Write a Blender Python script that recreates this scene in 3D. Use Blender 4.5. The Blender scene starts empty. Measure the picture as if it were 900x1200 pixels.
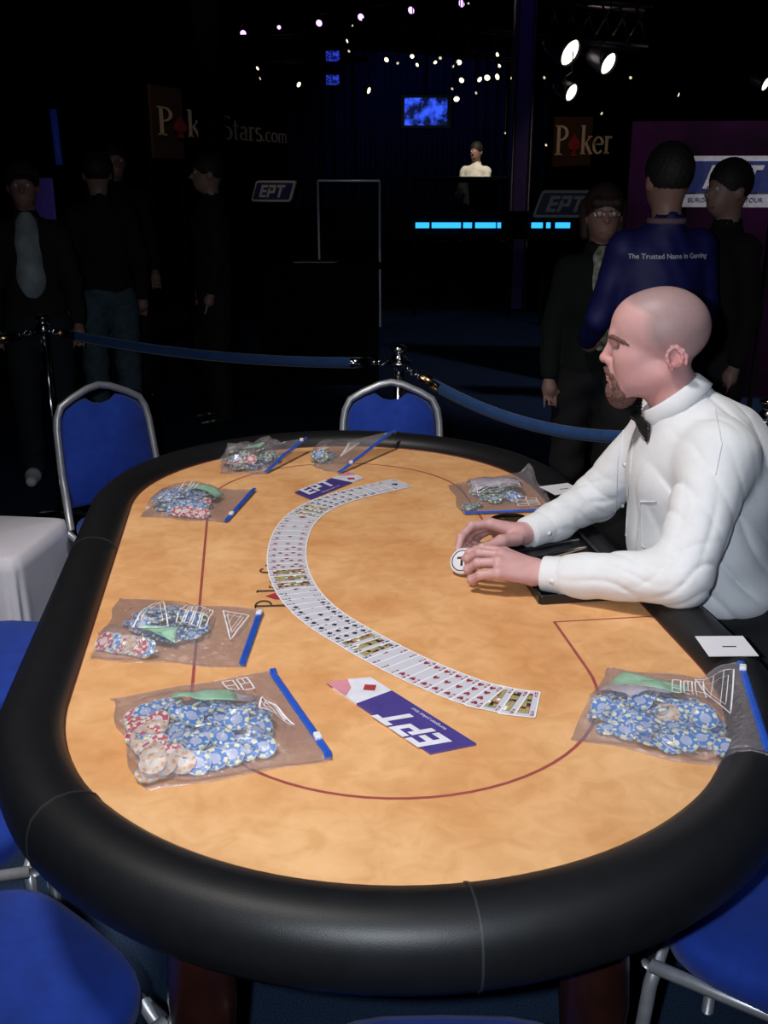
import bpy, bmesh, math, random
import numpy as np
from mathutils import Vector, Matrix, Euler
random.seed(7); RNG = np.random.default_rng(7)
SC = bpy.context.scene; COL = SC.collection
# ------------------------------------------------------------ camera, world, lights, exposure
F_PX = 1200.0; PITCH = math.atan(400/1200); CAM_H = 1.58
cd = bpy.data.cameras.new('camera'); cam = bpy.data.objects.new('camera', cd); COL.objects.link(cam)
cam.location = (0, 0, CAM_H); cam.rotation_euler = (math.pi/2 - PITCH, 0, 0)
cd.sensor_fit = 'VERTICAL'; cd.sensor_height = 36.0; cd.lens = 36.0*F_PX/1200; cd.clip_end = 200; cd.clip_start = .02
SC.camera = cam
SC.view_settings.view_transform = 'Standard'; SC.view_settings.look = 'None'
SC.view_settings.gamma = 1.0; SC.view_settings.use_curve_mapping = False
SC.view_settings.exposure = 0.0
w = bpy.data.worlds.new('dark_hall'); SC.world = w; w.use_nodes = True
w.node_tree.nodes['Background'].inputs[0].default_value = (.02, .03, .08, 1)
w.node_tree.nodes['Background'].inputs[1].default_value = 0.012

def light(name, kind, loc, target, power, color=(1, 1, 1), **kw):
    ld = bpy.data.lights.new(name, kind); ld.energy = power; ld.color = color
    for k, v in kw.items(): setattr(ld, k, v)
    o = bpy.data.objects.new(name, ld); COL.objects.link(o); o.location = loc
    o.rotation_euler = (Vector(target)-Vector(loc)).to_track_quat('-Z', 'Y').to_euler()
    return o
light('camera_flash', 'SPOT', (-.07, 0.0, CAM_H+.02), (0.12, 2, .86), 84, (.84, .92, 1.0), shadow_soft_size=.012, spot_size=math.radians(80), spot_blend=.8)
light('table_spotlight', 'SPOT', (-1.3, 1.0, 4.7), (-.12, 2.25, .76), 600, (1, .93, .86), shadow_soft_size=.30, spot_size=math.radians(46), spot_blend=.85)
light('truss_wash', 'SPOT', (1.2, -.6, 4.6), (0, 1.6, .76), 60, (.8, .88, 1.0), shadow_soft_size=.5, spot_size=math.radians(60), spot_blend=.9)
light('stage_spotlight', 'SPOT', (1.2, 11.5, 5.0), (1.35, 14.0, 1.8), 650, (1, .88, .7), shadow_soft_size=.15, spot_size=math.radians(16), spot_blend=.5)
light('banner_fill_light', 'SPOT', (-1.0, 5.6, 4.2), (-1.65, 8.8, 1.95), 36, (1, .72, .5), shadow_soft_size=.1, spot_size=math.radians(34), spot_blend=.6)  # added fill that brightens the left banner, not a hall fixture
light('banner_fill_light', 'SPOT', (2.1, 9.0, 4.5), (2.2, 12.0, 1.8), 75, (1, .72, .5), shadow_soft_size=.1, spot_size=math.radians(24), spot_blend=.6)  # same added fill for the right banner, no fixture of its own
light('backdrop_fill_light', 'SPOT', (3.6, 5.0, 4.0), (2.6, 7.0, 1.5), 230, (.85, .82, .95), shadow_soft_size=.1, spot_size=math.radians(50), spot_blend=.6)  # fill lamp added to brighten the large sign and its backdrop
light('curtain_spotlight', 'SPOT', (.4, 14.5, 6), (.7, 17, 2.0), 22, (.1, .25, 1), shadow_soft_size=.2, spot_size=math.radians(50), spot_blend=.8)

def ay(px, py, y):          # the point at distance y on the floor plan seen at a pixel
    x = (px-450)/F_PX; v = (py-600)/F_PX
    d = (x, math.cos(PITCH)-v*math.sin(PITCH), -math.sin(PITCH)-v*math.cos(PITCH)); t = y/d[1]
    return Vector((x*t, y, CAM_H+d[2]*t))
def az(px, py, z):
    x = (px-450)/F_PX; v = (py-600)/F_PX
    d = (x, math.cos(PITCH)-v*math.sin(PITCH), -math.sin(PITCH)-v*math.cos(PITCH)); t = (z-CAM_H)/d[2]
    return Vector((x*t, d[1]*t, z))
# ------------------------------------------------------------ materials
MATS = {}
def mat(name, col, rough=.6, metal=0, spec=.5, var=.12, scale=30, bump=0, bscale=200, emit=None, estr=0, sheen=0, vcol=False, coat=0, col2=None, detail=3):
    if name in MATS: return MATS[name]
    m = bpy.data.materials.new(name); m.use_nodes = True; nt = m.node_tree; b = nt.nodes['Principled BSDF']
    b.inputs['Roughness'].default_value = rough; b.inputs['Metallic'].default_value = metal
    b.inputs['Specular IOR Level'].default_value = spec
    b.inputs['Sheen Weight'].default_value = sheen; b.inputs['Coat Weight'].default_value = coat
    tc = nt.nodes.new('ShaderNodeTexCoord'); nz = nt.nodes.new('ShaderNodeTexNoise'); nz.inputs['Scale'].default_value = scale; nz.inputs['Detail'].default_value = detail
    nt.links.new(tc.outputs['Object'], nz.inputs['Vector'])
    cr = nt.nodes.new('ShaderNodeValToRGB'); cr.color_ramp.elements[0].position = .3; cr.color_ramp.elements[1].position = .7
    c2 = col2 if col2 else tuple(min(1, c*(1+var)) for c in col)
    c1 = col if col2 else tuple(c*(1-var) for c in col)
    cr.color_ramp.elements[0].color = (*c1, 1); cr.color_ramp.elements[1].color = (*c2, 1)
    nt.links.new(nz.outputs['Fac'], cr.inputs['Fac'])
    out = cr.outputs['Color']
    if vcol:
        at = nt.nodes.new('ShaderNodeAttribute'); at.attribute_name = 'tint'
        mx = nt.nodes.new('ShaderNodeMix'); mx.data_type = 'RGBA'; mx.blend_type = 'MULTIPLY'; mx.inputs[0].default_value = 1
        nt.links.new(at.outputs['Color'], mx.inputs[6]); nt.links.new(out, mx.inputs[7]); out = mx.outputs[2]
    nt.links.new(out, b.inputs['Base Color'])
    if bump:
        n2 = nt.nodes.new('ShaderNodeTexNoise'); n2.inputs['Scale'].default_value = bscale; n2.inputs['Detail'].default_value = 4
        nt.links.new(tc.outputs['Object'], n2.inputs['Vector'])
        bp = nt.nodes.new('ShaderNodeBump'); bp.inputs['Strength'].default_value = bump; bp.inputs['Distance'].default_value = .002
        nt.links.new(n2.outputs['Fac'], bp.inputs['Height']); nt.links.new(bp.outputs[0], b.inputs['Normal'])
    if emit: b.inputs['Emission Color'].default_value = (*emit, 1); b.inputs['Emission Strength'].default_value = estr
    MATS[name] = m; return m
def felt_mat():
    m = mat('parchment_felt', (.64, .31, .125), .75, spec=.25, col2=(.78, .455, .22), scale=6, detail=8, bump=.15, bscale=900)
    nt = m.node_tree; b = nt.nodes['Principled BSDF']; tc = [n for n in nt.nodes if n.type == 'TEX_COORD'][0]
    src = b.inputs['Base Color'].links[0].from_socket
    n = nt.nodes.new('ShaderNodeTexNoise'); n.inputs['Scale'].default_value = 22; n.inputs['Detail'].default_value = 10; n.inputs['Distortion'].default_value = .8
    nt.links.new(tc.outputs['Object'], n.inputs['Vector'])
    r = nt.nodes.new('ShaderNodeValToRGB'); r.color_ramp.elements[0].position = .32; r.color_ramp.elements[1].position = .62
    r.color_ramp.elements[0].color = (.84, .78, .68, 1); r.color_ramp.elements[1].color = (1, 1, 1, 1)
    nt.links.new(n.outputs['Fac'], r.inputs['Fac'])
    mx = nt.nodes.new('ShaderNodeMix'); mx.data_type = 'RGBA'; mx.blend_type = 'MULTIPLY'; mx.inputs[0].default_value = .8
    nt.links.new(src, mx.inputs[6]); nt.links.new(r.outputs[0], mx.inputs[7]); nt.links.new(mx.outputs[2], b.inputs['Base Color'])
    return m
def film_mat():
    m = bpy.data.materials.new('clear_plastic_film'); m.use_nodes = True; nt = m.node_tree; nt.nodes.clear()
    o = nt.nodes.new('ShaderNodeOutputMaterial'); tr = nt.nodes.new('ShaderNodeBsdfTransparent'); tr.inputs[0].default_value = (.93, .915, .925, 1)
    gl = nt.nodes.new('ShaderNodeBsdfGlossy'); gl.inputs['Roughness'].default_value = .13; gl.inputs[0].default_value = (.9, .9, .95, 1)
    df = nt.nodes.new('ShaderNodeBsdfDiffuse'); df.inputs[0].default_value = (.62, .58, .64, 1)
    tc = nt.nodes.new('ShaderNodeTexCoord'); nz = nt.nodes.new('ShaderNodeTexNoise'); nz.inputs['Scale'].default_value = 38; nz.inputs['Detail'].default_value = 5; nz.inputs['Distortion'].default_value = 1.5
    nt.links.new(tc.outputs['Object'], nz.inputs['Vector'])
    bp = nt.nodes.new('ShaderNodeBump'); bp.inputs['Strength'].default_value = 1; bp.inputs['Distance'].default_value = .010
    nt.links.new(nz.outputs['Fac'], bp.inputs['Height']); nt.links.new(bp.outputs[0], gl.inputs['Normal'])
    lw = nt.nodes.new('ShaderNodeLayerWeight'); lw.inputs[0].default_value = .5; nt.links.new(bp.outputs[0], lw.inputs['Normal'])
    pw = nt.nodes.new('ShaderNodeMath'); pw.operation = 'POWER'; pw.inputs[1].default_value = 4; nt.links.new(lw.outputs['Facing'], pw.inputs[0])
    fr = nt.nodes.new('ShaderNodeMath'); fr.operation = 'MULTIPLY_ADD'; fr.inputs[1].default_value = .30; fr.inputs[2].default_value = .08; nt.links.new(pw.outputs[0], fr.inputs[0])
    m1 = nt.nodes.new('ShaderNodeMixShader'); m1.inputs[0].default_value = .11; nt.links.new(tr.outputs[0], m1.inputs[1]); nt.links.new(df.outputs[0], m1.inputs[2])
    m2 = nt.nodes.new('ShaderNodeMixShader'); nt.links.new(fr.outputs[0], m2.inputs[0]); nt.links.new(m1.outputs[0], m2.inputs[1]); nt.links.new(gl.outputs[0], m2.inputs[2])
    nt.links.new(m2.outputs[0], o.inputs[0]); return m
M_FELT = felt_mat(); M_FILM = film_mat()
M_LEATHER = mat('black_leatherette', (.006, .0065, .008), .46, spec=.38, bump=.12, bscale=700)
M_CARPET = mat('dark_blue_carpet', (.008, .018, .045), .95, col2=(.03, .055, .11), scale=260, bump=.8, bscale=300, spec=.1)
M_BLACK = mat('black_drape', (.004, .004, .005), .9, spec=.1)
M_BLUEFAB = mat('royal_blue_upholstery', (.010, .040, .30), .8, spec=.2, sheen=.1, bump=.4, bscale=500)
M_SILVER = mat('silver_painted_tube', (.42, .43, .46), .38, metal=.55)
M_CHROME = mat('polished_chrome', (.75, .75, .78), .12, metal=1)
M_BRASS = mat('brass_hook', (.85, .55, .3), .22, metal=1)
M_ROPE = mat('blue_velvet_rope', (.012, .05, .16), .75, sheen=.3, spec=.2)
M_WOOD = mat('dark_mahogany', (.022, .006, .004), .35, scale=14, var=.4, coat=.2)
M_WHITE = mat('white_card_stock', (.70, .70, .76), .5, var=.02)
M_LINE = mat('maroon_print', (.30, .055, .05), .8)
M_REDINK = mat('red_ink', (.36, .03, .045), .6); M_BLACKINK = mat('black_ink', (.012, .012, .015), .6)
M_YEL = mat('yellow_ink', (.36, .30, .12), .6); M_BLUEINK = mat('green_grey_ink', (.12, .2, .16), .6)
M_SHIRT = mat('white_cotton', (.70, .72, .76), .85, var=.03, sheen=.1, bump=.25, bscale=60, spec=.2)
M_SKIN = mat('skin', (1, 1, 1), .48, var=.05, scale=60, vcol=True, bump=.15, bscale=400, spec=.4)
M_SKIN2 = mat('skin_background', (.34, .19, .155), .5, var=.05)
M_HAIRDK = mat('dark_hair', (.012, .009, .008), .7, bump=.6, bscale=120)
M_BEARD = mat('auburn_beard', (.085, .04, .034), .85, col2=(.17, .085, .068), scale=220, bump=1, bscale=260)
M_BTIE = mat('black_satin', (.006, .009, .010), .3, var=.2)
M_TROUS = mat('black_trouser_cloth', (.008, .008, .010), .9)
# ------------------------------------------------------------ object helpers
def link(o, parent=None):
    COL.objects.link(o)
    if parent is not None: o.parent = parent
    return o
def tag(o, label=None, cat=None, group=None, kind=None):
    if label: o['label'] = label
    if cat: o['category'] = cat
    if group: o['group'] = group
    if kind: o['kind'] = kind
    return o
def empty(name, loc=(0, 0, 0), rz=0, label=None, cat=None, group=None):
    o = bpy.data.objects.new(name, None); o.empty_display_size = .05; o.location = loc; o.rotation_euler = (0, 0, rz); link(o)
    return tag(o, label, cat, group)
class MB:
    def __init__(s): s.v = []; s.f = []; s.m = []; s.sm = []
    def add(s, vs, fs, mi=0, smooth=False):
        n = len(s.v); s.v += [tuple(v) for v in vs]; s.f += [tuple(i+n for i in f) for f in fs]; s.m += [mi]*len(fs); s.sm += [smooth]*len(fs)
    def box(s, c, d, R=None, mi=0):
        c = Vector(c); hx, hy, hz = d[0]/2, d[1]/2, d[2]/2
        vs = [Vector((x, y, z)) for x in (-hx, hx) for y in (-hy, hy) for z in (-hz, hz)]
        if R is not None: vs = [R @ v for v in vs]
        s.add([v+c for v in vs], [(0, 1, 3, 2), (4, 6, 7, 5), (0, 4, 5, 1), (2, 3, 7, 6), (0, 2, 6, 4), (1, 5, 7, 3)], mi)
    def tube(s, pts, r, seg=10, mi=0, closed=False, cap=True, flat=1.0):
        P = [Vector(p) for p in pts]; n = len(P); R = r if isinstance(r, (list, tuple)) else [r]*n
        vs = []; up = None
        for i, p in enumerate(P):
            if closed: t = (P[(i+1) % n]-P[i-1])
            else: t = P[min(i+1, n-1)]-P[max(i-1, 0)]
            t.normalize()
            if up is None: up = Vector((0, 0, 1)) if abs(t.z) < .9 else Vector((1, 0, 0))
            a = t.cross(up); a.normalize(); b = a.cross(t); b.normalize(); up = b
            for k in range(seg):
                th = 2*math.pi*k/seg; vs.append(p+a*math.cos(th)*R[i]+b*math.sin(th)*R[i]*flat)
        fs = []
        for i in range(n if closed else n-1):
            j = (i+1) % n
            for k in range(seg): l = (k+1) % seg; fs.append((i*seg+k, i*seg+l, j*seg+l, j*seg+k))
        if cap and not closed: fs += [tuple(range(seg)), tuple((n-1)*seg+k for k in reversed(range(seg)))]
        s.add(vs, fs, mi, True)
    def lathe(s, prof, c=(0, 0, 0), seg=24, mi=0, R=None):
        c = Vector(c); vs = []
        for r, z in prof:
            for k in range(seg):
                th = 2*math.pi*k/seg; v = Vector((r*math.cos(th), r*math.sin(th), z)); vs.append((R @ v if R is not None else v)+c)
        fs = [(i*seg+k, i*seg+(k+1) % seg, (i+1)*seg+(k+1) % seg, (i+1)*seg+k) for i in range(len(prof)-1) for k in range(seg)]
        if prof[0][0] > 1e-6: fs.append(tuple(reversed(range(seg))))
        if prof[-1][0] > 1e-6: fs.append(tuple((len(prof)-1)*seg+k for k in range(seg)))
        s.add(vs, fs, mi, True)
    def poly(s, pts, mi=0): s.add(pts, [tuple(range(len(pts)))], mi)
    def prism(s, pts2, z0, z1, mi=0, T=lambda p: p):
        n = len(pts2); vs = [T(Vector((x, y, z0))) for x, y in pts2]+[T(Vector((x, y, z1))) for x, y in pts2]
        s.add(vs, [tuple(reversed(range(n))), tuple(range(n, 2*n))]+[(i, (i+1) % n, n+(i+1) % n, n+i) for i in range(n)], mi)
    def mesh(s, name, mats):
        me = bpy.data.meshes.new(name); me.from_pydata(s.v, [], s.f)
        for m in (mats if isinstance(mats, (list, tuple)) else [mats]): me.materials.append(m)
        me.polygons.foreach_set('material_index', s.m); me.polygons.foreach_set('use_smooth', s.sm); me.update()
        return me
    def build(s, name, mats, parent=None, label=None):
        o = bpy.data.objects.new(name, s.mesh(name, mats)); link(o, parent)
        if label: o['label'] = label
        return o
def copy_tree(o, parent=None):
    c = o.copy(); link(c)
    if parent is not None: c.parent = parent
    for ch in [x for x in o.children]: copy_tree(ch, c)
    return c
def bevel(o, wd, seg=2):
    m = o.modifiers.new('bevel', 'BEVEL'); m.width = wd; m.segments = seg; m.limit_method = 'ANGLE'; return o
# ------------------------------------------------------------ signed-distance modelling (one continuous skin)
class SDF:
    def __init__(s, lo, hi, res):
        s.lo = np.array(lo, float); s.res = res; s.n = np.ceil((np.array(hi)-s.lo)/res).astype(int)+1
        s.a = np.full(s.n, 9.0, np.float32)
    def sub(s, lo, hi):
        i0 = np.maximum(0, np.floor((np.array(lo)-s.lo)/s.res).astype(int)); i1 = np.minimum(s.n, np.ceil((np.array(hi)-s.lo)/s.res).astype(int)+1)
        i1 = np.maximum(i1, i0)
        sl = tuple(slice(a, b) for a, b in zip(i0, i1))
        g = [(s.lo[k]+s.res*np.arange(i0[k], i1[k])).astype(np.float32) for k in range(3)]
        return sl, g[0][:, None, None], g[1][None, :, None], g[2][None, None, :]
    def comb(s, sl, d, k, op):
        a = s.a[sl]
        if op == '-': a2, d2 = -a, d
        else: a2, d2 = a, d
        h = np.clip(.5+.5*(d2-a2)/k, 0, 1); r = d2*(1-h)+a2*h-k*h*(1-h)
        s.a[sl] = -r if op == '-' else r
    def cap(s, a, b, ra, rb=None, k=.01, op='+', flat=None):
        rb = ra if rb is None else rb; a = np.array(a, float); b = np.array(b, float); m = max(ra, rb)+k*1.5+3*s.res
        sl, X, Y, Z = s.sub(np.minimum(a, b)-m, np.maximum(a, b)+m)
        ab = b-a; L = max(ab@ab, 1e-9)
        t = np.clip(((X-a[0])*ab[0]+(Y-a[1])*ab[1]+(Z-a[2])*ab[2])/L, 0, 1)
        d = np.sqrt((X-a[0]-t*ab[0])**2+(Y-a[1]-t*ab[1])**2+(Z-a[2]-t*ab[2])**2)-(ra+(rb-ra)*t)
        s.comb(sl, d, k, op)
    def chain(s, pts, rs, k=.01, op='+'):
        for i in range(len(pts)-1): s.cap(pts[i], pts[i+1], rs[i], rs[i+1], k, op)
    def ell(s, c, r, k=.01, op='+', R=None):
        c = np.array(c, float); m = max(r)+k*1.5+3*s.res
        sl, X, Y, Z = s.sub(c-m, c+m); x, y, z = X-c[0], Y-c[1], Z-c[2]
        if R is not None:
            R = np.array(R); x, y, z = [R[0][j]*x+R[1][j]*y+R[2][j]*z for j in range(3)]
        k0 = np.sqrt((x/r[0])**2+(y/r[1])**2+(z/r[2])**2)+1e-6; k1 = np.sqrt((x/r[0]**2)**2+(y/r[1]**2)**2+(z/r[2]**2)**2)+1e-6
        s.comb(sl, k0*(k0-1)/k1, k, op)
    def cut(s, n, c, keep_below=True):     # keep the side where (p-c).n < 0
        _, X, Y, Z = s.sub(s.lo, s.lo+s.res*s.n); d = (X-c[0])*n[0]+(Y-c[1])*n[1]+(Z-c[2])*n[2]
        s.a = np.maximum(s.a, d[tuple(slice(0, q) for q in s.n)].astype(np.float32))
    def field(s, fn):
        _, X, Y, Z = s.sub(s.lo, s.lo+s.res*s.n); s.a = s.a+fn(X, Y, Z).astype(np.float32)
    def mesh(s):
        A = s.a; n = np.array(A.shape); sg = A < 0
        cnt = np.zeros(n-1, np.int8)
        C = [(i, j, k) for i in (0, 1) for j in (0, 1) for k in (0, 1)]
        S = lambda B, c: B[c[0]:n[0]-1+c[0], c[1]:n[1]-1+c[1], c[2]:n[2]-1+c[2]]
        for c in C: cnt += S(sg, c)
        act = np.argwhere((cnt > 0) & (cnt < 8)); idx = -np.ones(n-1, np.int64); idx[tuple(act.T)] = np.arange(len(act))
        V = {c: A[act[:, 0]+c[0], act[:, 1]+c[1], act[:, 2]+c[2]] for c in C}
        P = np.zeros((len(act), 3)); W = np.zeros(len(act))
        for c in C:
            for ax in range(3):
                if c[ax] == 0:
                    e = list(c); e[ax] = 1; e = tuple(e); va, vb = V[c], V[e]; m = (va < 0) != (vb < 0)
                    t = va[m]/(va[m]-vb[m]); q = np.tile(np.array(c, float), (m.sum(), 1)); q[:, ax] = t; P[m] += q; W[m] += 1
        P = (act+P/W[:, None])*s.res+s.lo
        Q = []
        for ax in range(3):
            sl0 = [slice(1, -1)]*3; sl0[ax] = slice(0, -1); sl1 = list(sl0); sl1[ax] = slice(1, None)
            a = sg[tuple(sl0)]; b = sg[tuple(sl1)]; e = np.argwhere(a != b)
            if not len(e): continue
            off = np.array([1, 1, 1]); off[ax] = 0; inside = a[tuple(e.T)]; e = e+off; u, v = (ax+1) % 3, (ax+2) % 3
            def cell(du, dv):
                q = e.copy(); q[:, u] -= du; q[:, v] -= dv; return idx[tuple(q.T)]
            q = np.stack([cell(1, 1), cell(0, 1), cell(0, 0), cell(1, 0)], 1); q[~inside] = q[~inside][:, ::-1]; Q.append(q)
        return P, np.concatenate(Q)
def np_mesh(name, P, Q, m, tint=None):
    me = bpy.data.meshes.new(name); me.vertices.add(len(P)); me.vertices.foreach_set('co', np.asarray(P, np.float32).ravel())
    me.loops.add(len(Q)*4); me.loops.foreach_set('vertex_index', Q.astype(np.int32).ravel())
    me.polygons.add(len(Q)); me.polygons.foreach_set('loop_start', np.arange(0, len(Q)*4, 4, dtype=np.int32))
    me.polygons.foreach_set('use_smooth', np.ones(len(Q), bool)); me.materials.append(m); me.update(calc_edges=True)
    if tint is not None:
        ca = me.color_attributes.new('tint', 'FLOAT_COLOR', 'POINT'); ca.data.foreach_set('color', np.concatenate([tint, np.ones((len(P), 1))], 1).astype(np.float32).ravel())
    return me
def sdf_obj(name, g, m, parent=None, T=None, tint=None, label=None):
    P, Q = g.mesh()
    tv = tint(P) if tint else None
    if T is not None: P = P @ np.array(T.to_3x3()).T+np.array(T.translation)
    o = bpy.data.objects.new(name, np_mesh(name, P, Q, m, tv)); link(o, parent)
    if label: o['label'] = label
    return o
# ------------------------------------------------------------ lettering as strokes with serifs
def _arc(cx, cy, rx, ry, a0, a1, n=14): return ('a', [(cx+rx*math.cos(math.radians(a0+(a1-a0)*i/n)), cy+ry*math.sin(math.radians(a0+(a1-a0)*i/n))) for i in range(n+1)])
def _ln(*p, w=None): return ('l', list(p), w)
THK, THN = .15, .055
GL = {
 'P': (.62, [_ln((.15, 0), (.15, 1), w=THK), _ln((0, .025), (.34, .025), w=.05), _ln((0, .975), (.25, .975), w=.05), _arc(.2, .74, .33, .235, 90, -90)]),
 'k': (.58, [_ln((.12, 0), (.12, 1), w=THK), _ln((0, .025), (.26, .025), w=.05), _ln((0, .975), (.13, .975), w=.05), _ln((.15, .3), (.45, .6), w=THN), _ln((.25, .4), (.5, .02), w=.13), _ln((.4, .025), (.6, .025), w=.05), _ln((.34, .61), (.56, .61), w=.04)]),
 'e': (.56, [_arc(.29, .31, .22, .28, 10, 320), _ln((.09, .34), (.52, .34), w=THN)]),
 'r': (.44, [_ln((.14, 0), (.14, .62), w=THK), _ln((.02, .025), (.3, .025), w=.05), _ln((.02, .6), (.14, .6), w=.05), _arc(.3, .42, .15, .17, 160, 50)]),
 'S': (.56, [_arc(.27, .74, .19, .22, 35, 270), _arc(.27, .27, .21, .25, 90, -150)]),
 't': (.36, [_ln((.16, .1), (.16, .82), w=.13), _ln((.02, .6), (.34, .6), w=.05), _arc(.24, .12, .1, .1, 180, 300)]),
 'a': (.5, [_ln((.38, 0), (.38, .42), w=.14), _arc(.25, .42, .14, .16, 0, 150), _arc(.24, .18, .16, .15, 0, 360), _ln((.36, .03), (.5, .03), w=.05)]),
 's': (.42, [_arc(.2, .46, .13, .14, 35, 270), _arc(.2, .17, .15, .15, 90, -150)]),
 'c': (.5, [_arc(.28, .31, .2, .28, 45, 315)]), 'o': (.58, [_arc(.29, .31, .22, .27, 0, 360, 20)]),
 'm': (.9, [_ln((.12, 0), (.12, .6), w=.12), _ln((.42, 0), (.42, .45), w=.12), _ln((.72, 0), (.72, .45), w=.12), _arc(.28, .42, .14, .16, 170, 0), _arc(.58, .42, .14, .16, 170, 0), _ln((0, .025), (.24, .025), w=.05), _ln((.32, .025), (.52, .025), w=.05), _ln((.62, .025), (.84, .025), w=.05)]),
 '.': (.24, [_ln((.1, .0), (.1, .14), w=.14)]),
}
def spade2(cx, cy, s):
    pts = []
    for i in range(9): t = i/8; pts.append((-.5*math.sin(t*2.6)*.95*(.3+.7*t), .5-.72*t))
    pts += [(-.12, -.2), (-.06, -.3), (-.2, -.5)]
    pts = pts+[(-x, y) for x, y in reversed(pts[1:])]
    return [(cx+x*s, cy+y*s) for x, y in pts]
def stroke_text(mb, text, T, size, z=0.0, mi=0, spade_mi=1, depth=.0, scales=None):
    x = 0; T2 = lambda p: T(Vector((p[0], p[1], z)))
    for ci, ch in enumerate(text):
        s = size*(scales(ci) if scales else 1)
        if ch == '@':      # the spade
            pts = spade2(x+.28*s, .34*s, .78*s); n = len(pts); c = (x+.28*s, .36*s)
            mb.add([T2(c)]+[T2(p) for p in pts], [(0, 1+i, 1+(i+1) % n) for i in range(n)], spade_mi); x += .58*s; continue
        if ch == ' ': x += .3*s; continue
        wd, st = GL[ch]
        for q in st:
            pts = [Vector((x+a*s, b*s)) for a, b in q[1]]; n = len(pts); vs = []
            for i in range(n):
                t = (pts[min(i+1, n-1)]-pts[max(i-1, 0)]); t.normalize(); nrm = Vector((-t.y, t.x))
                ww = (q[2] if q[0] == 'l' and q[2] else THN+(THK-THN)*abs(t.y)**1.5)*s/2
                vs += [T2(pts[i]+nrm*ww), T2(pts[i]-nrm*ww)]
            mb.add(vs, [(2*i, 2*i+1, 2*i+3, 2*i+2) for i in range(n-1)], mi)
        x += wd*s
    return x
def plain_text(body, size, m, parent, name='lettering', extrude=0, shear=0, offset=0):
    c = bpy.data.curves.new(name, 'FONT'); c.body = body; c.size = size; c.extrude = extrude; c.shear = shear; c.offset = offset; c.align_x = 'CENTER'; c.resolution_u = 3
    t = bpy.data.objects.new('tmp', c); COL.objects.link(t); dg = bpy.context.evaluated_depsgraph_get(); dg.update()
    me = bpy.data.meshes.new_from_object(t.evaluated_get(dg)); me.name = name; bpy.data.objects.remove(t); me.materials.clear(); me.materials.append(m)
    return link(bpy.data.objects.new(name, me), parent)
EPT = {'E': [(0, 0, .24, 1), (.24, 0, .62, .2), (.24, .4, .62, .6), (.24, .8, .62, 1)], 'P': [(.72, 0, .94, .72), (.72, .8, 1.4, 1), (1.18, .34, 1.4, .8), (.94, .34, 1.18, .52)], 'T': [(1.5, .8, 2.26, 1), (1.77, 0, 2.0, .8)]}
def ept_letters(mb, T, size, z, mi, shear=.35, outline=None):
    for rects in EPT.values():
        for x0, y0, x1, y1 in rects: mb.poly([T(Vector(((x+shear*y)*size, y*size, z))) for x, y in ((x0, y0), (x1, y0), (x1, y1), (x0, y1))], mi)
# ------------------------------------------------------------ the hall
def struct(name, mb, m, parent=None): return tag(mb.build(name, m, parent), kind='structure')
b = MB(); b.box((0, 12, -.05), (26, 32, .1)); struct('floor', b, M_CARPET)
b = MB(); b.box((0, 12, 7.05), (26, 32, .1)); struct('ceiling', b, M_BLACK)
for nm, c, d in (('wall_back', (0, 28.05, 3.5), (26, .1, 7)), ('wall_left', (-13.05, 12, 3.5), (.1, 32, 7)), ('wall_right', (13.05, 12, 3.5), (.1, 32, 7)), ('wall_front', (0, -4.05, 3.5), (26, .1, 7))):
    b = MB(); b.box(c, d); struct(nm, b, M_BLACK)
# ------------------------------------------------------------ poker table
TH = math.radians(7.7); AX = Vector((-math.sin(TH), math.cos(TH), 0)); UX = Vector((math.cos(TH), math.sin(TH), 0))
C1 = Vector((.018, 1.55, 0)); TL = 1.035; TR = .535; TZ = .76
def TP(u, v, z=TZ): return C1+UX*u+AX*v+Vector((0, 0, z))
def stadium(r, n=40):     # perimeter, counter-clockwise from the right side, local (u,v)
    pts = []
    for i in range(n+1): a = -math.pi*i/n; pts.append((r*math.cos(a), r*math.sin(a)))
    pts = [(x, y) for x, y in reversed(pts)]          # left -> near tip -> right
    for i in range(1, 24): pts.append((r, TL*i/24))
    for i in range(n+1): a = math.pi*i/n; pts.append((r*math.cos(a), TL+r*math.sin(a)))
    for i in range(1, 24): pts.append((-r, TL*(1-i/24)))
    return pts
table = empty('poker_table', TP(0, TL/2, 0), 0, 'long oval poker table with orange cloth top and padded black leather rail', 'table')
def tbuild(mb, name, m, label=None):
    o = mb.build(name, m, table, label); o.location = -Vector(table.location); return o
b = MB(); ring = stadium(TR+.02, 48)
b.prism([(TP(u, v).x, TP(u, v).y) for u, v in ring], TZ-.03, TZ); tbuild(b, 'playing_surface', M_FELT, 'orange mottled playing cloth')
b = MB(); ring = stadium(TR-.03, 30)
b.prism([(TP(u, v).x, TP(u, v).y) for u, v in ring], TZ-.09, TZ-.03); tbuild(b, 'underframe', M_WOOD)
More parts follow.
